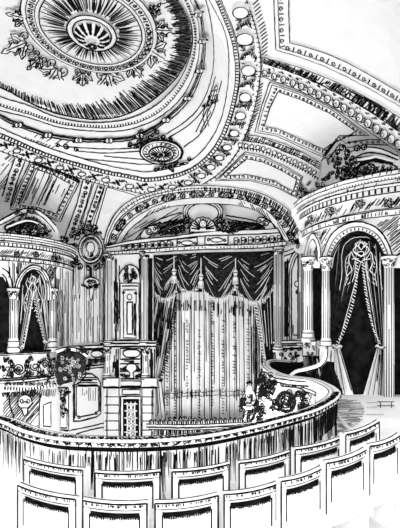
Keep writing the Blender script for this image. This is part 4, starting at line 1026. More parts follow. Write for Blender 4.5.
# ---------------- left box
S = Cyl(-7.7, 15.3, 2.3)
tl, tlc = turret(TL, 'rounded opera box with arched openings and ornate balcony at the left', -4.9)
Ab = [(13, 300), (14, 292), (17, 280), (24, 270), (33, 265), (42, 268), (49, 277), (52, 290), (52, 300)]
Ac = [(19, 300), (19.5, 292), (21.5, 282), (26, 274), (33, 270), (40, 272), (45, 280), (47, 290), (47, 300)]
mb = MB(); spandrel(mb, Ab, S, 2.05); sheet(mb, [(51, 300), (66, 300)], [(51, zpy(51, 2.05, S)), (66, zpy(66, 2.05, S))], S, 3)
sheet(mb, [(52, 300), (66.5, 300)], [(52, 354), (66.5, 354)], S, 4)
sheet(mb, [(-12, 262), (13.5, 300)], [(-12, zpy(-12, 2.05, S)), (13.5, zpy(13.5, 2.05, S))], S, 3)
hatch(mb, [(54, 262), (66, 264), (66, 352), (54, 352)], S, 90, 1.25, 1.1, .95, .4); hatch(mb, [(8, 259), (60, 259), (53, 284), (42, 266), (33, 263), (22, 268), (12, 290), (8, 275)], S, 90, 1.7, .8, .85, .5); hatch(mb, [(44, 268), (50, 262), (56, 262), (53, 285)], S, 60, 1.5, 1.0, .9)
hatch(mb, [(8, 262), (22, 264), (14, 284), (8, 276)], S, 90, 1.6, .8, .8); curve(mb, [(2, 268), (8, 272), (12, 282), (13, 292)], S, 1.3); curve(mb, [(2, 274), (6, 278), (9, 290)], S, 1.5)
fin(mb, 'arch_wall', tl)
mb = MB(); band(mb, Ab, Ac, S, .1, step=2, edges=1.4); curve(mb, [((a[0] + b[0]) / 2, (a[1] + b[1]) / 2) for a, b in zip(Ab, Ac)], S.off(.1), .8)
hatch(mb, [(40, 266), (52, 280), (50, 290), (44, 276)], S.off(.1), 120, 1.8, .9, .8)
fin(mb, 'archivolt', tl)
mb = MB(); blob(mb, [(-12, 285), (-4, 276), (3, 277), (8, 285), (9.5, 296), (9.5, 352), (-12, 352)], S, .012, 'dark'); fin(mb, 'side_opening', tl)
for x, w, y0, y1 in ((13.5, 8, 288, 352), (52.5, 7, 288, 352)): column(tl, x, y0, y1, w, S, -.05, 14, 11, 12)
for x, y in ((17, 254.5), (36, 254.5), (54, 259), (-4, 254)):
    mb = MB(); rosette(mb, x, y, 2.6, TL.off(-.07), .05, 1.2, 5); fin(mb, 'rosette', tlc)
mb = MB(); hatch(mb, [(50, 250), (63, 257), (66, 268), (56, 264)], TL.off(.02), 90, 1.6, 1.1, 1); fin(mb, 'flutes', tlc)  # upright pen hatching only, nothing cut
# balcony front of the left box
SB = Cyl(-7.7, 15.3, 2.35)
mb = MB(); a0, a1 = PI + .3, 2 * PI + .2
mb.lathe(SB.c, [(2.2, E - 1.12), (2.38, E - 1.12), (2.39, E - 1.16), (2.34, E - 1.19), (2.4, E - 1.5), (2.38, E - 1.85), (2.3, E - 2.05), (2.38, E - 2.1), (2.32, E - 2.2), (2.1, E - 2.3)], 60)
rings(mb, SB.c, [(2.39, -1.12, 1.3), (2.4, -1.16, 1.3), (2.35, -1.22, 1.0), (2.33, -2.03, 1.3), (2.39, -2.1, 1.6), (2.33, -2.2, 1.5)])
bl = fin(mb, 'balcony_front', tl)
mb = MB(); S1 = SB.off(.06)
for x in (22, 30, 36, 44): 
    P = cr([(x - 5, 360), (x + 1, 361), (x + 3, 368), (x, 376), (x - 5, 376), (x - 6, 368)], 2, True)
for x, y, r, tn, sg in ((-4, 368, 6, 1.6, 1), (10, 362, 3, 1.2, 1), (9, 375, 3, 1.2, -1), (19, 369, 6.5, 2.0, 1), (28, 362, 2.8, 1.2, -1), (29, 375, 3, 1.2, 1), (35, 367, 4.6, 1.6, -1), (43, 374, 3, 1.2, 1), (45, 364, 4.2, 1.5, 1), (53, 369, 5, 1.8, -1), (60, 362, 2.6, 1.2, 1), (60, 375, 2.6, 1.2, -1)):
    scroll(mb, x, y, r, S1, random.uniform(0, 6), tn, sg, 1.15)
for x, y, a_ in ((25, 366, 60), (14, 366, 120), (31, 371, 240), (40, 362, 30), (40, 371, 300), (49, 360, 100), (49, 376, 260), (24, 376, 20), (57, 366, 50), (4, 372, 100), (4, 362, 40)): leaf(mb, x, y, a_, 7, 1.6, S1, .04, 1.0, 2)
scribble(mb, 2, 359, 64, 379, S1, 26, 2.4, 1.2, .03, .5)
for x in (12, 28, 39, 50, 57): leaf(mb, x, 378, 92, 17, 2.2, S1, .06, 1.2, 3)
for x in range(6, 66, 4): scroll(mb, x, 384 - (x > 45) * (x - 45) * .2, 1.8, SB.off(.02), random.uniform(0, 6), 1.2, 1, 1.1)
dashes(mb, [(4, 388), (30, 389), (62, 383)], SB.off(0), 2.4, 3.4, 1.3)
fin(mb, 'scrollwork', bl)
mb = MB(); mb.lathe(TL.c, [(2.35, E - 2.2), (1.9, E - 2.7), (2.0, E - 3.0), (2.0, E - 5.6)], 48)
SU = Cyl(-7.7, 15.3, 2.0)
hatch(mb, [(2, 388), (42, 391), (38, 428), (2, 420)], SU.off(.01), 50, 1.9, .9, .95, .4); hatch(mb, [(2, 388), (56, 389), (56, 397), (2, 398)], SU.off(.01), 80, 1.6, 1.0, .95)
pline(mb, [(43.5, 405), (51, 402), (51, 427), (43.5, 426)], SU.off(.01), 1.1, closed=True); seg(mb, (40, 395), (39, 428), SU.off(.01), 1.2)
S1 = SU.off(.12); P = cr([(20, 397), (25, 395), (30, 397), (32, 403), (28, 408), (27, 414), (24, 416), (22, 410), (18, 404)], 2, True); plate(mb, P[:-1], S1, .1); line(mb, P, S1.off(.1), 1.2); scroll(mb, 22, 401, 2.8, S1.off(.1), 0, 1.3, 1, 1.1); scroll(mb, 28, 401, 2.8, S1.off(.1), 3, 1.3, -1, 1.1); seg(mb, (21, 408), (29, 408), S1.off(.1), 1.1)
curve(mb, [(9, 392), (10, 405), (14, 418)], SU.off(.02), 1.2)
fin(mb, 'corbel', tl)
# cresting on top of the left box
cl_ = thing('box_cresting', 'arched carved crest over the cornice of the left opera box', 'cresting', V((-7.7, 13, E + 2.97)))
SC = Cyl(-7.7, 15.3, 2.25)
mb = MB(); P = [(-6, 240), (-6, 224), (6, 217), (18, 211), (28, 208), (38, 210), (48, 217), (56, 226), (60, 240)]; plate(mb, cr(P, 3)[:-1] + [(60, 240), (28, 239)], SC, .1); S1 = SC.off(.1)
curve(mb, P[1:-1], S1, 1.5); curve(mb, [(-6, 228), (8, 221), (20, 215), (30, 213), (40, 216), (50, 225), (55, 232)], S1, 1.1)
blob(mb, cr([(4, 226), (16, 221), (30, 219), (40, 222), (46, 227), (36, 225), (20, 226), (8, 231)], 2, True)[:-1], S1, .02)
hatch(mb, [(5, 224), (20, 217), (34, 216), (46, 224), (50, 236), (6, 238)], S1, 60, 1.6, 1.2, .85); curve(mb, [(6, 228), (20, 222), (32, 221), (44, 227)], S1.off(.03), 1.6, 'plaster')
fin(mb, 'hood', cl_)
mb = MB(); scribble(mb, 6, 226, 52, 238, SC.off(.14), 30, 2.8, 1.3); scribble(mb, 14, 207, 40, 216, SC.off(.14), 12, 2.4, 1.2)
for x, y, r in ((14, 233, 3), (24, 232, 3.4), (34, 232, 3.2), (42, 231, 2.6), (31, 211, 2.6)): rosette(mb, x, y, r, SC.off(.15), .06, 1.2, 5)
fin(mb, 'foliage', cl_)
SD = Cyl(-7.7, 15.3, 2.16)
def lam_l(mb):
    S = SD.off(.08)
    def cv(P, wd=1.1): line(mb, cr(P, 2), S, wd * .55, 'cloth', .03, .3)
    for s in (-1, 1):
        m = lambda P: [(33 + s * (x - 33), y) for x, y in P]
        cv(m([(33, 276), (36, 279), (34, 283), (37, 288), (34, 292), (34, 300)]), 1.2); cv(m([(38, 278), (40, 283), (38, 290), (42, 300), (41, 312)]), .8); cv(m([(34, 284), (38, 281)]), 1.1); cv(m([(43, 285), (44, 300), (45, 320)]), .7)
    for k in range(22): x, y = random.uniform(24, 43), random.uniform(278, 320); cv([(x, y), (x + J(1.5), y + 2)], .9)
tcur = boxdrapes('box_curtain', 'dark embroidered curtains parted in the arched opening of the left opera box', SD,
    [([(20, 284), (26, 276), (33, 275), (33, 297)], [(17, 346), (19, 348), (22, 349), (24, 349)], 5, 'velvet', 'cloth', .9), ([(33, 297), (34, 275), (41, 277), (46, 286)], [(43, 342), (45, 343), (47, 343), (49, 342)], 5, 'velvet', 'cloth', .9),
     ([(16, 344), (23, 346)], [(17, 355), (21, 355)], 2, 'cloth', 'ink', 1), ([(44, 341), (49, 342)], [(41, 355), (48, 355)], 3, 'velvet', 'cloth', .8)],
    [(20, 347, 3), (47, 342, 3)], lam_l, 'tied back box curtains')
mb = MB(); S1 = SD.off(.15)
for P in ([(32, 298), (30, 312), (27, 328), (23, 345)], [(34, 298), (37, 312), (41, 328), (45, 342)]):
    mb = MB()
    for x, y, a in along(P, 2.2): line(mb, [(x - 1, y - .7 + J(.4)), (x + .9, y + .7 + J(.5))], S1, .6, 'cloth')
    fin(mb, 'fringe_braid', tcur)

# ================================================================== LEFT WALL PIECES
S = LW
wm = thing('portrait_medallion', 'oval portrait medallion with scrolls and a carved drop on the left wall', 'medallion', LW.cast(92, 302)[0])
mb = MB(); disc(mb, 90.5, 249, 12, S, 14.5, .12, w=1.6); line(mb, ell(90.5, 249, 9.5, 11.5), S.off(.13), 1.2)
hatch(mb, ell(90.5, 249, 12, 14.5, 20), S.off(.12), 0, 2.2, .7, .4); fin(mb, 'ring', wm)
mb = MB(); S1 = S.off(.16); disc(mb, 90.5, 249, 8, S, 10, .16, w=1.2)
S1 = S.off(.33); P = cr([(88, 256), (88.5, 252), (86.5, 250), (87, 245), (90, 242), (94, 244), (94.5, 249), (93, 253), (94, 257)], 2); plate(mb, P, S1, .06); line(mb, P, S1.off(.07), 1.2)
hatch(mb, [(84, 243), (90, 241), (88, 247), (86, 252)], S1, 50, 1.4, 1.0, 1); hatch(mb, [(90, 242), (94, 243), (95, 248), (92, 246)], S1.off(.07), 60, 1, 1.2, 1); hatch(mb, [(90, 252), (94, 252), (94, 258), (88, 258)], S1.off(.06), 30, 1.5, 1.2, 1)
fin(mb, 'portrait_relief', wm)
mb = MB(); S1 = S.off(.14)
for x, y, r in ((77, 237, 4), (82, 231, 3.6), (90, 229, 4), (98, 230, 4), (104, 236, 4), (75, 246, 3), (106, 246, 3.2), (76, 258, 3.6), (104, 258, 3.6), (80, 266, 3.4), (100, 266, 3.4), (88, 268, 3), (95, 268, 3), (72, 252, 2.6), (107, 266, 2.6)): scroll(mb, x, y, r, S1, random.uniform(0, 6), 1.5, random.choice((1, -1)), 1.5)
for x, y, a, L in ((80, 235, 150, 10), (100, 233, 30, 10), (90, 231, 90, 7), (78, 262, 220, 10), (102, 262, -40, 10), (84, 228, 120, 8), (96, 228, 60, 8)): leaf(mb, x, y, a, L, 2.2, S1, .06, 1.3)
scribble(mb, 72, 226, 108, 238, S1, 26, 2.4, 1.2); scribble(mb, 70, 238, 79, 268, S1, 14, 2.4, 1.2); scribble(mb, 102, 238, 109, 268, S1, 10, 2.2, 1.2)
fin(mb, 'scroll_frame', wm)
mb = MB(); seg(mb, (91, 268), (91, 278), S1, 3.2)
P = cr([(84, 280), (91, 277), (99, 281), (97, 287), (94, 288), (93, 296), (91, 301), (89.5, 296), (89, 288), (85, 286)], 2, True); plate(mb, P[:-1], S, .14); line(mb, P, S1, 1.4)
scribble(mb, 84, 279, 99, 290, S1, 12, 2.2, 1.3); dashes(mb, [(85, 287), (97, 287)], S1, 2.2, 3, 1.3)
fin(mb, 'drop', wm)
mb = MB(); S1 = LW.off(.1)
for x0, x1 in ((62, 66), (68.5, 73)): quadplate(mb, x0, 262, x1, 346, LW, .1, 1.0); hatch(mb, rect(x0 + 1, 268, x1, 345), S1, 90, 1.3, 1.0, .9, .5)
scribble(mb, 60, 236, 76, 270, LW.off(.16), 34, 2.8, 1.4); P = [(60, 240), (66, 234), (76, 238), (76, 262), (64, 268)]
fin(mb, 'twin_pilaster', None, 'paired flat pilasters topped with knotted foliage beside the left box', 'pilaster')
# dado cornice, panels, dark ledge
dd_ = thing('panelled_dado', 'panelled white dado with cornice on the left wall below the pen-hatched wall face', 'dado', LW.cast(85, 430)[0])
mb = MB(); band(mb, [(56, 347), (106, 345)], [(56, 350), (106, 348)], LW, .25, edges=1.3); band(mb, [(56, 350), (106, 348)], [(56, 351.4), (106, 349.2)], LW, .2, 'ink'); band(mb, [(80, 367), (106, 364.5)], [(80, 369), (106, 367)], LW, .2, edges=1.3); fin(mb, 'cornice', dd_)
mb = MB(); S1 = LW.off(.06)
P = [(73.5, 384), (77, 378), (84, 374), (92, 374), (98, 378), (101, 384), (101, 413), (97, 417), (80, 421), (73.5, 421)]
plate(mb, P, LW, .06); pline(mb, P, S1, 1.5, closed=True); P2 = [(76.5, 386), (98.5, 386), (98.5, 411), (94, 414), (80, 417), (76.5, 416)]; pline(mb, P2, S1, 1.3, closed=True)
hatch(mb, [(73.5, 384), (76.5, 386), (76.5, 416), (73.5, 421)], S1, 90, 1, 1.3, 1, .2); hatch(mb, [(98.5, 386), (101, 384), (101, 413), (98.5, 411)], S1, 90, 1, 1.3, 1, .2); hatch(mb, [(78, 376), (98, 376), (98.5, 386), (76.5, 386)], S1, 0, 1.7, 1.2, .9)
hatch(mb, [(80, 387), (97, 387), (96, 402), (82, 400)], S1, 90, 1.8, .9, .8, .6)
for x, y in ((79, 417), (96, 413)): scroll(mb, x, y, 1.8, S1, 0, 1.2, 1, 1.1)
fin(mb, 'panel', dd_)
mb = MB(); curve(mb, [(72, 430), (88, 427), (104, 423)], LW, 1.2); curve(mb, [(76, 434), (90, 430), (104, 427)], LW, 1.2); curve(mb, [(56, 428), (66, 431), (72, 430)], LW, 1.0); fin(mb, 'skirting', dd_)
mb = MB(); S1 = LW.off(.08); quadplate(mb, 57.5, 388, 68.5, 430, LW, .08, 1.2); quadplate(mb, 60, 410, 67, 428, LW.off(.08), .03, 1.2); scribble(mb, 58, 388, 69, 414, LW.off(.1), 22, 2.4, 1.4); leaf(mb, 63, 404, 270, 14, 2.4, LW.off(.12), .06, 1.3); fin(mb, 'bracket', dd_)
mb = MB(); S1 = LW.off(.25); quadplate(mb, 86, 350, 106, 365, LW, .1, 1.1); disc(mb, 97, 354, 6, LW.off(.1), 3.4, .06, w=1.5); hatch(mb, [(88, 359), (105, 358), (105, 364), (88, 365)], LW.off(.1), 0, 1.6, 1.2, 1)
for x, y, r in ((86, 352, 3), (84, 360, 4), (90, 362, 3), (103, 360, 3), (88, 368, 3), (96, 361, 2.6), (84, 368, 3)): scroll(mb, x, y, r, S1, random.uniform(0, 6), 1.5, 1, 1.5)
P = cr([(82, 366), (86, 374), (80, 382), (72, 386)], 2); line(mb, P, S1, 1.8)
fin(mb, 'urn_relief', dd_)
lb = thing('tier_front', 'black carved balcony front joining the left box to the wall', 'balcony', LW.off(.6).cast(72, 384)[0])
LB = Plane(at(72, 365, 13.6), (.35, -.93, 0))
mb = MB(); P = cr([(57, 356), (64, 353), (76, 353), (84, 357), (86, 366), (82, 375), (74, 381), (64, 384), (57, 384)], 3, True); ca = [LB.cast(*p) for p in P]
plate(mb, P[:-1], LB, .1, 'velvet'); mb.grid([[p for p, q in ca], [p - q * .7 for p, q in ca]], 'velvet')
S1 = LB.off(.11)
for _ in range(26):
    x, y = random.uniform(60, 83), random.uniform(357, 380); line(mb, spiral(x, y, random.uniform(1.4, 2.6), random.uniform(0, 6), 1.1, 1, 7), S1, .26, 'cloth', .01, .1)
fin(mb, 'carved_front', lb)
mb = MB(); band(mb, [(56, 350), (66, 347), (80, 349), (88, 355)], [(57, 354), (66, 351), (79, 353), (86, 358)], LB, .2, back=.5, edges=1.4); scribble(mb, 62, 347, 86, 354, LB.off(.22), 12, 2, 1.4); fin(mb, 'rail', lb)
# ================================================================== CIRCLE: PARAPET, SEATS, FLOOR
def onz(px, py, z): Y = -z * F / (py - HY); return V(((px - CX) / F * Y, Y, E + z))
ZR = -1.45
RAILPX = [(-95, 399), (-60, 405), (-30, 412), (8, 421), (30, 430), (60, 437), (100, 439.5), (150, 439.5), (200, 435.5), (250, 426), (290, 416), (310, 410), (325, 402.5), (333, 396), (333, 390), (323, 384), (310, 379.5), (285, 376), (272, 371), (266, 366), (267, 361.5), (276, 360), (292, 361)]
path = [onz(x, y, ZR) for x, y in RAILPX]
path = [V(p) for p in cr([(p.x, p.y, p.z) for p in path], .12)]
pa = thing('circle_parapet', 'long curved balcony parapet with dark underlined rail sweeping across the foreground', 'parapet', onz(150, 440, ZR) - V((0, 0, 1.2)))
def sides(path):
    out = []
    for i, p in enumerate(path):
        t = path[min(i + 1, len(path) - 1)] - path[max(i - 1, 0)]; t.z = 0; t.normalize(); out.append(V((t.y, -t.x, 0)))   # toward the seats
    return out
sd = sides(path)
def sweep(mb, prof_, m='plaster'):
    mb.grid([[p + n * u + UP * w for p, n in zip(path, sd)] for u, w in prof_], m)
mb = MB(); sweep(mb, [(-.12, -.06), (-.12, .0), (-.04, .03), (.09, .03), (.13, -.005), (.13, -.05)]); fin_r = mb
mb.ridge([p + n * .13 - UP * .0 for p, n in zip(path, sd)], sd, [.35 * max(1, p.y) / F for p in path])
mb.ridge([p - n * .11 + UP * .012 for p, n in zip(path, sd)], [UP] * len(path), [.5 * p.y / F for p in path])
mb.ridge([p - n * .02 + UP * .032 for p, n in zip(path, sd)], [UP] * len(path), [.35 * p.y / F for p in path])
i = 0
while i < len(path) - 2:                                       # short pen marks across the coping
    p, n = path[i], sd[i]; t = (path[i + 1] - p).normalized(); k = p.y / F
    for _ in range(24 if p.y < 5.6 or p.x > 0 else 14):
        o = p + t * random.uniform(0, .13) + UP * .033; u = random.uniform(-.02, .06)
        if p.y < 7.4: mb.ridge([o + n * u, o + n * min(.095, u + random.uniform(.03, .09)) + t * random.uniform(.0, .06)], [UP, UP], k * random.uniform(.35, .6))
        if p.y < 7.4 and random.random() < .35: q_ = o + n * (random.uniform(.1, .128) - u * 0) - UP * .02; mb.ridge([p + n * .131 + t * random.random() * .12 - UP * .005, p + n * .131 + t * random.random() * .12 - UP * random.uniform(.02, .05)], [n, n], k * .5)
    i += 1
rail = fin(mb, 'rail', pa)
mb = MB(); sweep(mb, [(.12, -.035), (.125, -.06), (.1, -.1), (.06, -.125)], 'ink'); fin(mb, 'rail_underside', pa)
mb = MB(); sweep(mb, [(.06, -.06), (.05, -1.3)]); sweep(mb, [(-.1, -.05), (-.08, -.2), (-.14, -.4), (-.12, -.9), (-.05, -1.3), (.05, -1.3)])
for i in range(1, len(path) - 2):                                # upright pen lines of the boarding
    p, n = path[i], sd[i]; k = p.y / F
    if p.y > 8.2: break
    t = (path[i + 1] - p)
    dens = 8 if p.x < -1.4 else 13
    if 1.2 < p.x: dens = 22
    for _ in range(dens):
        if random.random() < (.4 if math.sin(p.x * 5.1) > .5 else .12): continue
        o = p + t * random.random() + n * .062; z0 = -random.uniform(.1, .2); L = random.choice((.12, .2, .3, .42, .5)) * (1.0 if p.x < 1.2 else 1.5)
        mb.ridge([o + UP * z0, o + UP * (z0 - L * .5) + t * J(.04), o + UP * (z0 - L) + t * J(.1)], [n] * 3, [k * random.uniform(.3, .65)] * 2 + [k * .2])
pn = fin(mb, 'boarded_panel', pa)
# carved outer face toward the stalls, seen beyond the bend
far = [i for i, p in enumerate(path) if p.y > 8.6 and p.x < 2.95]
mb = MB()
def outer(i, z, o=.0): return path[i] - sd[i] * (.15 + o) + UP * z
lo, hi = far[0], len(path) - 2
for z, w in ((-.2, 1.2), (-.28, .9), (-1.1, 1.2)): mb.ridge([outer(i, z) for i in range(lo, hi)], [-sd[i] for i in range(lo, hi)], [w / 2 * path[i].y / F for i in range(lo, hi)])
def osp(ci, cz, r, a0, turns, sg, w):
    pts = []; nn = []; n = 14
    for k in range(n + 1):
        rr = r * (1 - .75 * k / n); a = a0 + sg * 2 * PI * turns * k / n
        j = min(hi, max(lo, ci + rr * math.cos(a) / .12)); j0 = int(j); f = j - j0; b = min(hi, j0 + 1)
        q = path[j0] * (1 - f) + path[b] * f; nrm = -(sd[j0] * (1 - f) + sd[b] * f).normalized()
        pts.append(q + nrm * .165 + UP * (cz + rr * math.sin(a))); nn.append(nrm)
    mb.ridge(pts, nn, w / 2 * pts[0].y / F)
for _ in range(110): osp(random.randint(lo, hi), random.uniform(-1.05, -.32), random.uniform(.08, .2), random.uniform(0, 6), random.uniform(1, 1.6), random.choice((1, -1)), 1.25)
fin(mb, 'outer_carving', pn)

# carved scroll panel and foliage of the box front beyond the bend
bf = thing('carved_box_front', 'swelling scroll carved box front with wreath beyond the parapet bend at the right', 'box_front', onz(285, 412, -2.6))
a_, b_ = onz(312, 380, -1.5), onz(258, 372, -1.5)
BF = Plane(at(285, 395, 9.6), (-.55, -.83, 0))
P = [(262, 372), (275, 378), (295, 381), (312, 383), (324, 390), (328, 398), (320, 408), (300, 418), (275, 424), (252, 424), (258, 408), (256, 392)]
mb = MB(); q = cr(P, 3, True); plate(mb, q[:-1], BF, .08); ca = [BF.cast(*p) for p in q]; mb.grid([[p for p, n in ca], [p - n * .5 for p, n in ca]]); S1 = BF.off(.08); line(mb, q, S1, 1.3)
curve(mb, [(268, 380), (290, 385), (312, 387), (322, 395)], S1, 1.4); curve(mb, [(281, 386), (302, 389), (306, 398), (300, 412), (284, 416)], S1, 1.2)
fin(mb, 'swelling_panel', bf)
mb = MB(); S2 = BF.off(.14); 
for k in range(12):
    a = 2 * PI * k / 12; x, y = 286 + 8.5 * math.cos(a), 402 + 9.5 * math.sin(a); leaf(mb, x, y, -math.degrees(a) + 100, 5.5, 1.9, S2, .06, 1.3, 2)
disc(mb, 286, 402, 5, S1, 6, .08, w=1.6); scroll(mb, 286, 402, 3.6, S1.off(.09), 0, 1.6, 1, 1.4); scribble(mb, 277, 391, 296, 413, S2, 22, 2.6, 1.5)
fin(mb, 'wreath', bf)
mb = MB(); scribble(mb, 255, 372, 276, 420, S2, 46, 3.0, 1.5); hatch(mb, [(258, 376), (276, 380), (274, 396), (258, 396)], S1, 60, 1.2, 1.5, .9)
for x, y, r, s in ((306, 396, 5, 1), (314, 392, 4, -1), (312, 402, 4.4, 1), (320, 396, 3.6, -1), (304, 406, 3.6, 1), (298, 394, 3.4, -1)): scroll(mb, x, y, r, S2, random.uniform(0, 6), 1.7, s, 1.6)
for x, y, a in ((304, 412, 60), (310, 408, 70), (318, 402, 80), (300, 414, 100), (324, 398, 120)): leaf(mb, x, y, a, 10, 1.8, S2, .05, 1.3)
hatch(mb, [(278, 382), (322, 388), (320, 391), (280, 386)], S1, 90, 2, 1.2, .9); hatch(mb, [(298, 390), (318, 390), (322, 402), (304, 414)], S1, 70, 2.2, 1.2, .8)
fin(mb, 'foliage', bf)
# flat black sheet over the well of the right box behind its rail
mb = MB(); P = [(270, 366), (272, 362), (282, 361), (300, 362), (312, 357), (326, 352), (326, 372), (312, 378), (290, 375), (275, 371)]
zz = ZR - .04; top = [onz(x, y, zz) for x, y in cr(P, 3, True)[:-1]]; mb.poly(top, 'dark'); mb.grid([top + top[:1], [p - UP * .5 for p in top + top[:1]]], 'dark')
setp(fin(mb, 'box_well_sheet'), 'flat black sheet over the ledge well enclosed by the curved rail right of the stage', 'ledge')
mb = MB(); pts = [at(x, y, Y) for x, y, Y in ((327, 348, 8.6), (326, 357, 8.8), (320, 365, 9.1), (308, 369, 9.4), (296, 372, 9.7), (290, 377, 9.8))]; pts = [V(p) for p in cr([tuple(p) for p in pts], .1)]
mb.tube(pts, .055); mb.ridge([p + V((0, -.05, -.035)) for p in pts], [V((0, -1, 0))] * len(pts), .014); mb.ridge([p + V((0, -.02, .052)) for p in pts], [V((0, 0, 1))] * len(pts), .012)
setp(fin(mb, 'hand_rail'), 'white curved hand rail dropping from the column base to the box ledge', 'rail')

# putto holding a bowl, perched before the box front
pu = thing('putto_figure', 'small carved putto figure holding a bowl before the box front', 'statue', at(248, 421, 9.2))
pb = at(248, 421, 9.2); k = 9.2 / F
def pj(x, y, d=0): return at(x, y, 9.2 - d) - pb
me = bpy.data.meshes.new('body'); J_ = [(248, 404, 0), (248, 398, .02), (249, 392, .02), (249.5, 388.5, .02), (249.5, 385, .03), (245, 393, .05), (242, 398, .12), (244, 403, .2), (253, 393, .05), (255, 399, .12), (252, 404, .2), (245.5, 409, .08), (245, 415, .03), (244, 420, .06), (250.5, 409, .08), (251, 415, .03), (252, 420, .06)]
ed = [(0, 1), (1, 2), (2, 3), (3, 4), (2, 5), (5, 6), (6, 7), (2, 8), (8, 9), (9, 10), (0, 11), (11, 12), (12, 13), (0, 14), (14, 15), (15, 16)]
me.from_pydata([pj(*j) for j in J_], ed, []); bo = bpy.data.objects.new('body', me); C.objects.link(bo); bo.parent = pu
sk = bo.modifiers.new('skin', 'SKIN'); rr = [3.2, 3.0, 3.0, 1.5, 2.7, 1.5, 1.2, 1.0, 1.5, 1.2, 1.0, 1.9, 1.5, 1.1, 1.9, 1.5, 1.1]
for v_, r_ in zip(me.skin_vertices[0].data, rr): v_.radius = (r_ * k, r_ * k)
me.skin_vertices[0].data[0].use_root = True
bo.modifiers.new('sub', 'SUBSURF').levels = 1; bo.modifiers['sub'].render_levels = 2; me.materials.append(M['plaster'])
mb = MB(); c = pb + pj(248, 405, .24); mb.lathe(c, [(.03, c.z - .1), (.1, c.z - .07), (.13, c.z), (.11, c.z)], 14); mb.ridge([c + V((.132 * math.cos(a), .132 * math.sin(a), 0)) for a in [.4 * i for i in range(17)]], [V((math.cos(.4 * i), math.sin(.4 * i), 0)) for i in range(17)], .018)
fin(mb, 'bowl', pu)
mb = MB(); c = pb + pj(249.5, 384.2, .03)
for i in range(16):
    a = i * 2.4; z = .015 + .045 * (i % 4) / 3; o = c + V((.06 * math.cos(a), .06 * math.sin(a), z)); mb.ball(o, .022, 'ink', 6)
fin(mb, 'hair', pu)
mb = MB(); PS = Plane(pb + V((0, -.16, 0)), (0, -1, 0))
scribble(mb, 240, 396, 245, 416, PS, 12, 2.2, 1.5); scribble(mb, 252, 392, 262, 420, PS, 18, 2.4, 1.5); leaf(mb, 246, 398, 220, 8, 2, PS, .05, 1.3); leaf(mb, 251, 410, 250, 9, 2, PS, .05, 1.3)
for P_ in ([(245.6, 391), (243, 396), (241.5, 401)], [(245.5, 394), (245, 404), (244, 412), (243, 420)], [(252, 394), (252.5, 404), (252.5, 412), (253.5, 420)], [(248, 408), (248.5, 413), (248, 418)], [(247, 396), (249, 397.5), (251, 396)], [(246, 402), (249, 403), (251, 402)]): curve(mb, P_, PS, 1.2)
hatch(mb, [(249, 394), (252.5, 393), (252.5, 408), (250, 406)], PS, 60, 1.4, 1.0, .9); hatch(mb, [(243, 408), (247, 409), (246, 419), (243, 419)], PS, 60, 1.5, 1.0, .9)
fin(mb, 'draped_foliage', pu)

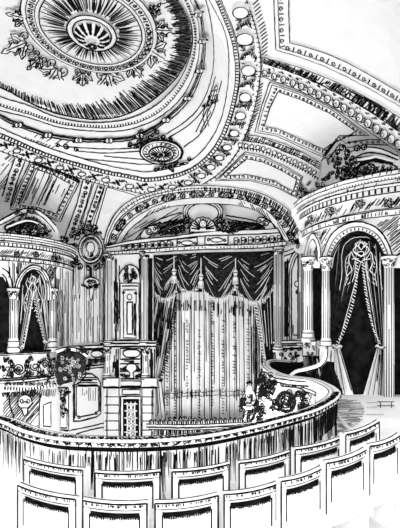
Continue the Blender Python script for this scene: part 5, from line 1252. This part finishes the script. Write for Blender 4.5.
# ---- seats
SEATS = []
def seat(px0, py0, z0, px1, py1, z1, label, group):
    a = onz(px0, py0, z0); b = onz(px1, py1, z1); dx = b - a; dx.z = 0; w = dx.length; ux = dx.normalized(); bk = V((ux.y, -ux.x, 0))   # bk: toward the viewer
    zt = min(a.z, b.z) ; tilt = (b.z - a.z)
    mid = (a + b) / 2; hgt = .84
    t = thing('theatre_seat', label, 'seat', V((mid.x, mid.y, mid.z - hgt)), group)
    def P(u, v, d): # u along 0..1, v down from top, d toward viewer
        s = 1 - (2 * u - 1) ** 2
        return a + ux * (w * u) + UP * (tilt * u - v - .012 * s) + bk * (d + .015 * s)
    N = 10; us = [i / N for i in range(N + 1)]
    def ln(mb, pts, px, m='ink', nr=None): mb.ridge(pts, [nr or bk] * len(pts), [px * .8 * p.y / F * random.uniform(.85, 1.15) for p in pts], m)
    mb = MB()
    # top rail
    mb.grid([[P(u, .055, 0) for u in us], [P(u, .0, .005) for u in us], [P(u, -.012, -.03) for u in us], [P(u, 0, -.07) for u in us], [P(u, .055, -.07) for u in us]])
    ln(mb, [P(u, .002, .006) for u in us], 1.2); ln(mb, [P(u, -.013, -.03) for u in us], 1.0, 'ink', UP); ln(mb, [P(u, .052, .003) for u in us], .55)
    for _ in range(26):
        u = random.random() * .94 + .03; l = random.uniform(.008, .022); ln(mb, [P(u, .012, .006), P(u + .006, .012 + l, .006)], .8)
    for d_ in (.0, -.07):
        pass
    for u in (0, 1):
        mb.grid([[P(u, -.005, -.07), P(u, .0, .005)], [P(u, .55, -.07), P(u, .55, .005)]])
        ln(mb, [P(u, v, .004) for v in (0, .1, .2, .3, .42)], 1.2)
    fin(mb, 'top_rail', t)
    e = .11
    for u0, u1 in ((0, e), (1 - e, 1)):
        mb = MB(); mb.grid([[P(u0, .05, 0), P(u0, .6, 0)], [P((u0 + u1) / 2, .05, .01), P((u0 + u1) / 2, .6, .01)], [P(u1, .05, 0), P(u1, .6, 0)]])
        ui = u1 if u0 == 0 else u0
        mb.grid([[P(ui, .05, 0), P(ui, .6, 0)], [P(ui, .05, -.035), P(ui, .6, -.035)]]); ln(mb, [P(ui, v, .003) for v in (.095, .17, .26, .33)], 1.0)
        fin(mb, 'stile', t)
    mb = MB(); M_ = 6
    mb.grid([[P(e + (1 - 2 * e) * u, .05 + .5 * j / M_, -.03 + .018 * math.sin(PI * j / M_)) for u in us] for j in range(M_ + 1)])
    ln(mb, [P(e + (1 - 2 * e) * u, .09, -.022) for u in us], .9)
    mb.grid([[P(e + (1 - 2 * e) * u, .094, -.019) for u in us], [P(e + (1 - 2 * e) * u, .122 + .008 * math.sin(u * 37 + px0), -.014) for u in us]], 'ink')  # ink strip painting the shade beneath the top rail
    for i in range(22):
        u = e + (1 - 2 * e) * i / 22; ln(mb, [P(u, .1, -.014), P(u + .004, .122 + random.uniform(.004, .016), -.01)], 1.0)
    fin(mb, 'back_panel', t)
    mb = MB(); mb.grid([[P(u, v, d) for u in us] for v, d in ((.42, -.06), (.38, -.12), (.37, -.4), (.4, -.46), (.47, -.46), (.48, -.06))], 'cloth'); fin(mb, 'seat_cushion', t)
    for u in (.03, .97):
        mb = MB(); q = P(u, .5, -.06); mb.box(q + V((0, 0, -(q.z - (mid.z - hgt)))), ux * (.05 if u < .5 else -.05), -bk * .38, UP * (q.z - (mid.z - hgt) + .12)); fin(mb, 'leg', t)
    SEATS.append((mid, mid.z - hgt))
rowA = [((24, 459), (83, 470), -1.40, -1.40), ((95, 472.5), (160, 471.5), -1.40, -1.40), ((172, 471.5), (229, 464), -1.40, -1.39), ((239, 463), (290, 452), -1.37, -1.33), ((295, 449.5), (343, 437.5), -1.26, -1.2), ((345.5, 434.5), (379, 421.5), -1.12, -1.06)]
rowB = [((18, 485), (76, 499), -1.44, -1.44), ((83, 500), (147, 503), -1.44, -1.44), ((155, 503), (218, 495), -1.44, -1.43), ((224, 494), (277, 484), -1.41, -1.37), ((281, 481), (324, 467), -1.29, -1.23), ((326, 463), (367, 449), -1.17, -1.12), ((369.5, 446), (400, 435), -1.08, -1.04)]
nm = ['leftmost', 'second from the left', 'third from the left', 'fourth from the left', 'fifth from the left', 'sixth from the left', 'rightmost']
for i, (a, b, z0, z1) in enumerate(rowA): seat(*a, z0, *b, z1, 'white panelled theatre seat, %s in the row nearest the parapet' % (nm[i] if i < 5 else 'rightmost'), 'seats in the row behind the parapet')
for i, (a, b, z0, z1) in enumerate(rowB): seat(*a, z0, *b, z1, 'white panelled theatre seat, %s in the row at the bottom edge' % nm[i], 'seats in the bottom row')

# ---- circle floor, ramped to the seats' feet
def fz(x, y):
    W = 0; Z = 0
    for m_, z in SEATS:
        d = (x - m_.x) ** 2 + (y - m_.y) ** 2; w = 1 / (d + .12) ** 2; W += w; Z += w * (z - .06)
    for q, z in ((V((2.9, 6.5, 0)), E - 1.95), (V((3.6, 7.5, 0)), E - 1.8), (V((3.0, 8.5, 0)), E - 1.75), (V((4.5, 8, 0)), E - 1.68)):
        d = (x - q.x) ** 2 + (y - q.y) ** 2; w = 1 / (d + .12) ** 2; W += w; Z += w * z
    return Z / W
mb = MB(); cut = [(p + n * .06) for p, n in zip(path, sd)]
bend = [i for i, p in enumerate(path) if p.y < 9.0 or p.x > 2.6]
X0, X1 = -4.5, 5.6; nx, ny = 70, 44
def yfar(x):
    ys = [p.y for p in path[:bend[-1]] if abs(p.x - x) < .1]
    if x < path[0].x: return path[0].y
    if ys and x < 2.6: return min(ys)
    return 8.9
rows = []
for j in range(ny + 1):
    r = []
    for i in range(nx + 1):
        x = X0 + (X1 - X0) * i / nx; y0 = 1.6; y = y0 + (yfar(x) - y0) * j / ny; r.append(V((x, y, fz(x, y))))
    rows.append(r)
mb.grid(rows)
FL = None
def fcast(px, py):
    d = ray(px, py); t = 2.0
    while t < 14 and E + d.z * t > fz(d.x * t, t): t += .03
    return EYE + d * t, UP
class Fl:
    def __init__(s, h=.02): s.h = h
    def off(s, h): return Fl(s.h + h)
    def cast(s, px, py): p, n = fcast(px, py); return p + n * s.h, n
FS = Fl()
hatch(mb, [(337, 400), (360, 402), (366, 412), (362, 424), (346, 432), (336, 436)], FS, 2, 1.15, 1.1, .98, .3)
hatch(mb, [(300, 428), (336, 412), (337, 440), (318, 444), (296, 440)], FS, 90, 1.5, 1.0, .9, .3)
for y in (404, 409, 416): seg(mb, (366, y), (378 + J(8), y + J(2)), FS, .8)
fin(mb, 'floor_circle', kind='structure')
mb = MB()
q = [fcast(x, 408)[0] for x in (380, 391)]
for p in q: mb.tube([p, p + UP * .14], .016); mb.ridge([p + V((0, -.017, 0)), p + V((0, -.017, .14))], [V((0, -1, 0))] * 2, .01)
for h in (.05, .13): mb.tube([q[0] - V((.06, 0, 0)) + UP * h, q[1] + V((.06, 0, 0)) + UP * h], .012); mb.ridge([q[0] + V((-.06, -.013, h)), q[1] + V((.06, -.013, h))], [V((0, -1, 0))] * 2, .009)
setp(fin(mb, 'low_barrier'), 'low barrier rail on the floor under the right box curtain', 'barrier')

# ================================================================== CAMERA AND LIGHT
cam = bpy.data.cameras.new('camera'); co = bpy.data.objects.new('camera', cam); C.objects.link(co)
co.location = EYE; co.rotation_euler = (PI / 2, 0, 0); cam.sensor_fit = 'VERTICAL'; cam.sensor_height = 36; cam.sensor_width = 36
cam.lens = 36 * F / 528; cam.shift_y = (HY - 264) / 528; cam.clip_start = .05; cam.clip_end = 100
bpy.context.scene.camera = co
w = bpy.data.worlds.new('world'); bpy.context.scene.world = w; w.use_nodes = True
w.node_tree.nodes['Background'].inputs['Color'].default_value = (1, 1, 1, 1); w.node_tree.nodes['Background'].inputs['Strength'].default_value = .95
def area(name, loc, tgt, sx, sy, e):
    l = bpy.data.lights.new(name, 'AREA'); l.shape = 'RECTANGLE'; l.size = sx; l.size_y = sy; l.energy = e
    o = bpy.data.objects.new(name, l); C.objects.link(o); o.location = loc; o.rotation_euler = (V(tgt) - V(loc)).to_track_quat('-Z', 'Y').to_euler()
area('back_fill', (0, -3, 9), (0, 14, 7), 9, 6, 1100)  # added fill from behind the viewer, not a lamp of the house
area('low_fill', (-.5, 8, 1.2), (-3, 14, 8), 7, 5, 1150)  # added unseen fill low behind the parapet, brightens ceiling and far walls
sc_ = bpy.context.scene
sc_.view_settings.view_transform = 'Standard'; sc_.view_settings.look = 'None'; sc_.view_settings.gamma = 1; sc_.view_settings.use_curve_mapping = False
sc_.view_settings.exposure = -0.12
try: sc_.cycles.max_bounces = 8; sc_.cycles.diffuse_bounces = 6
except Exception: pass
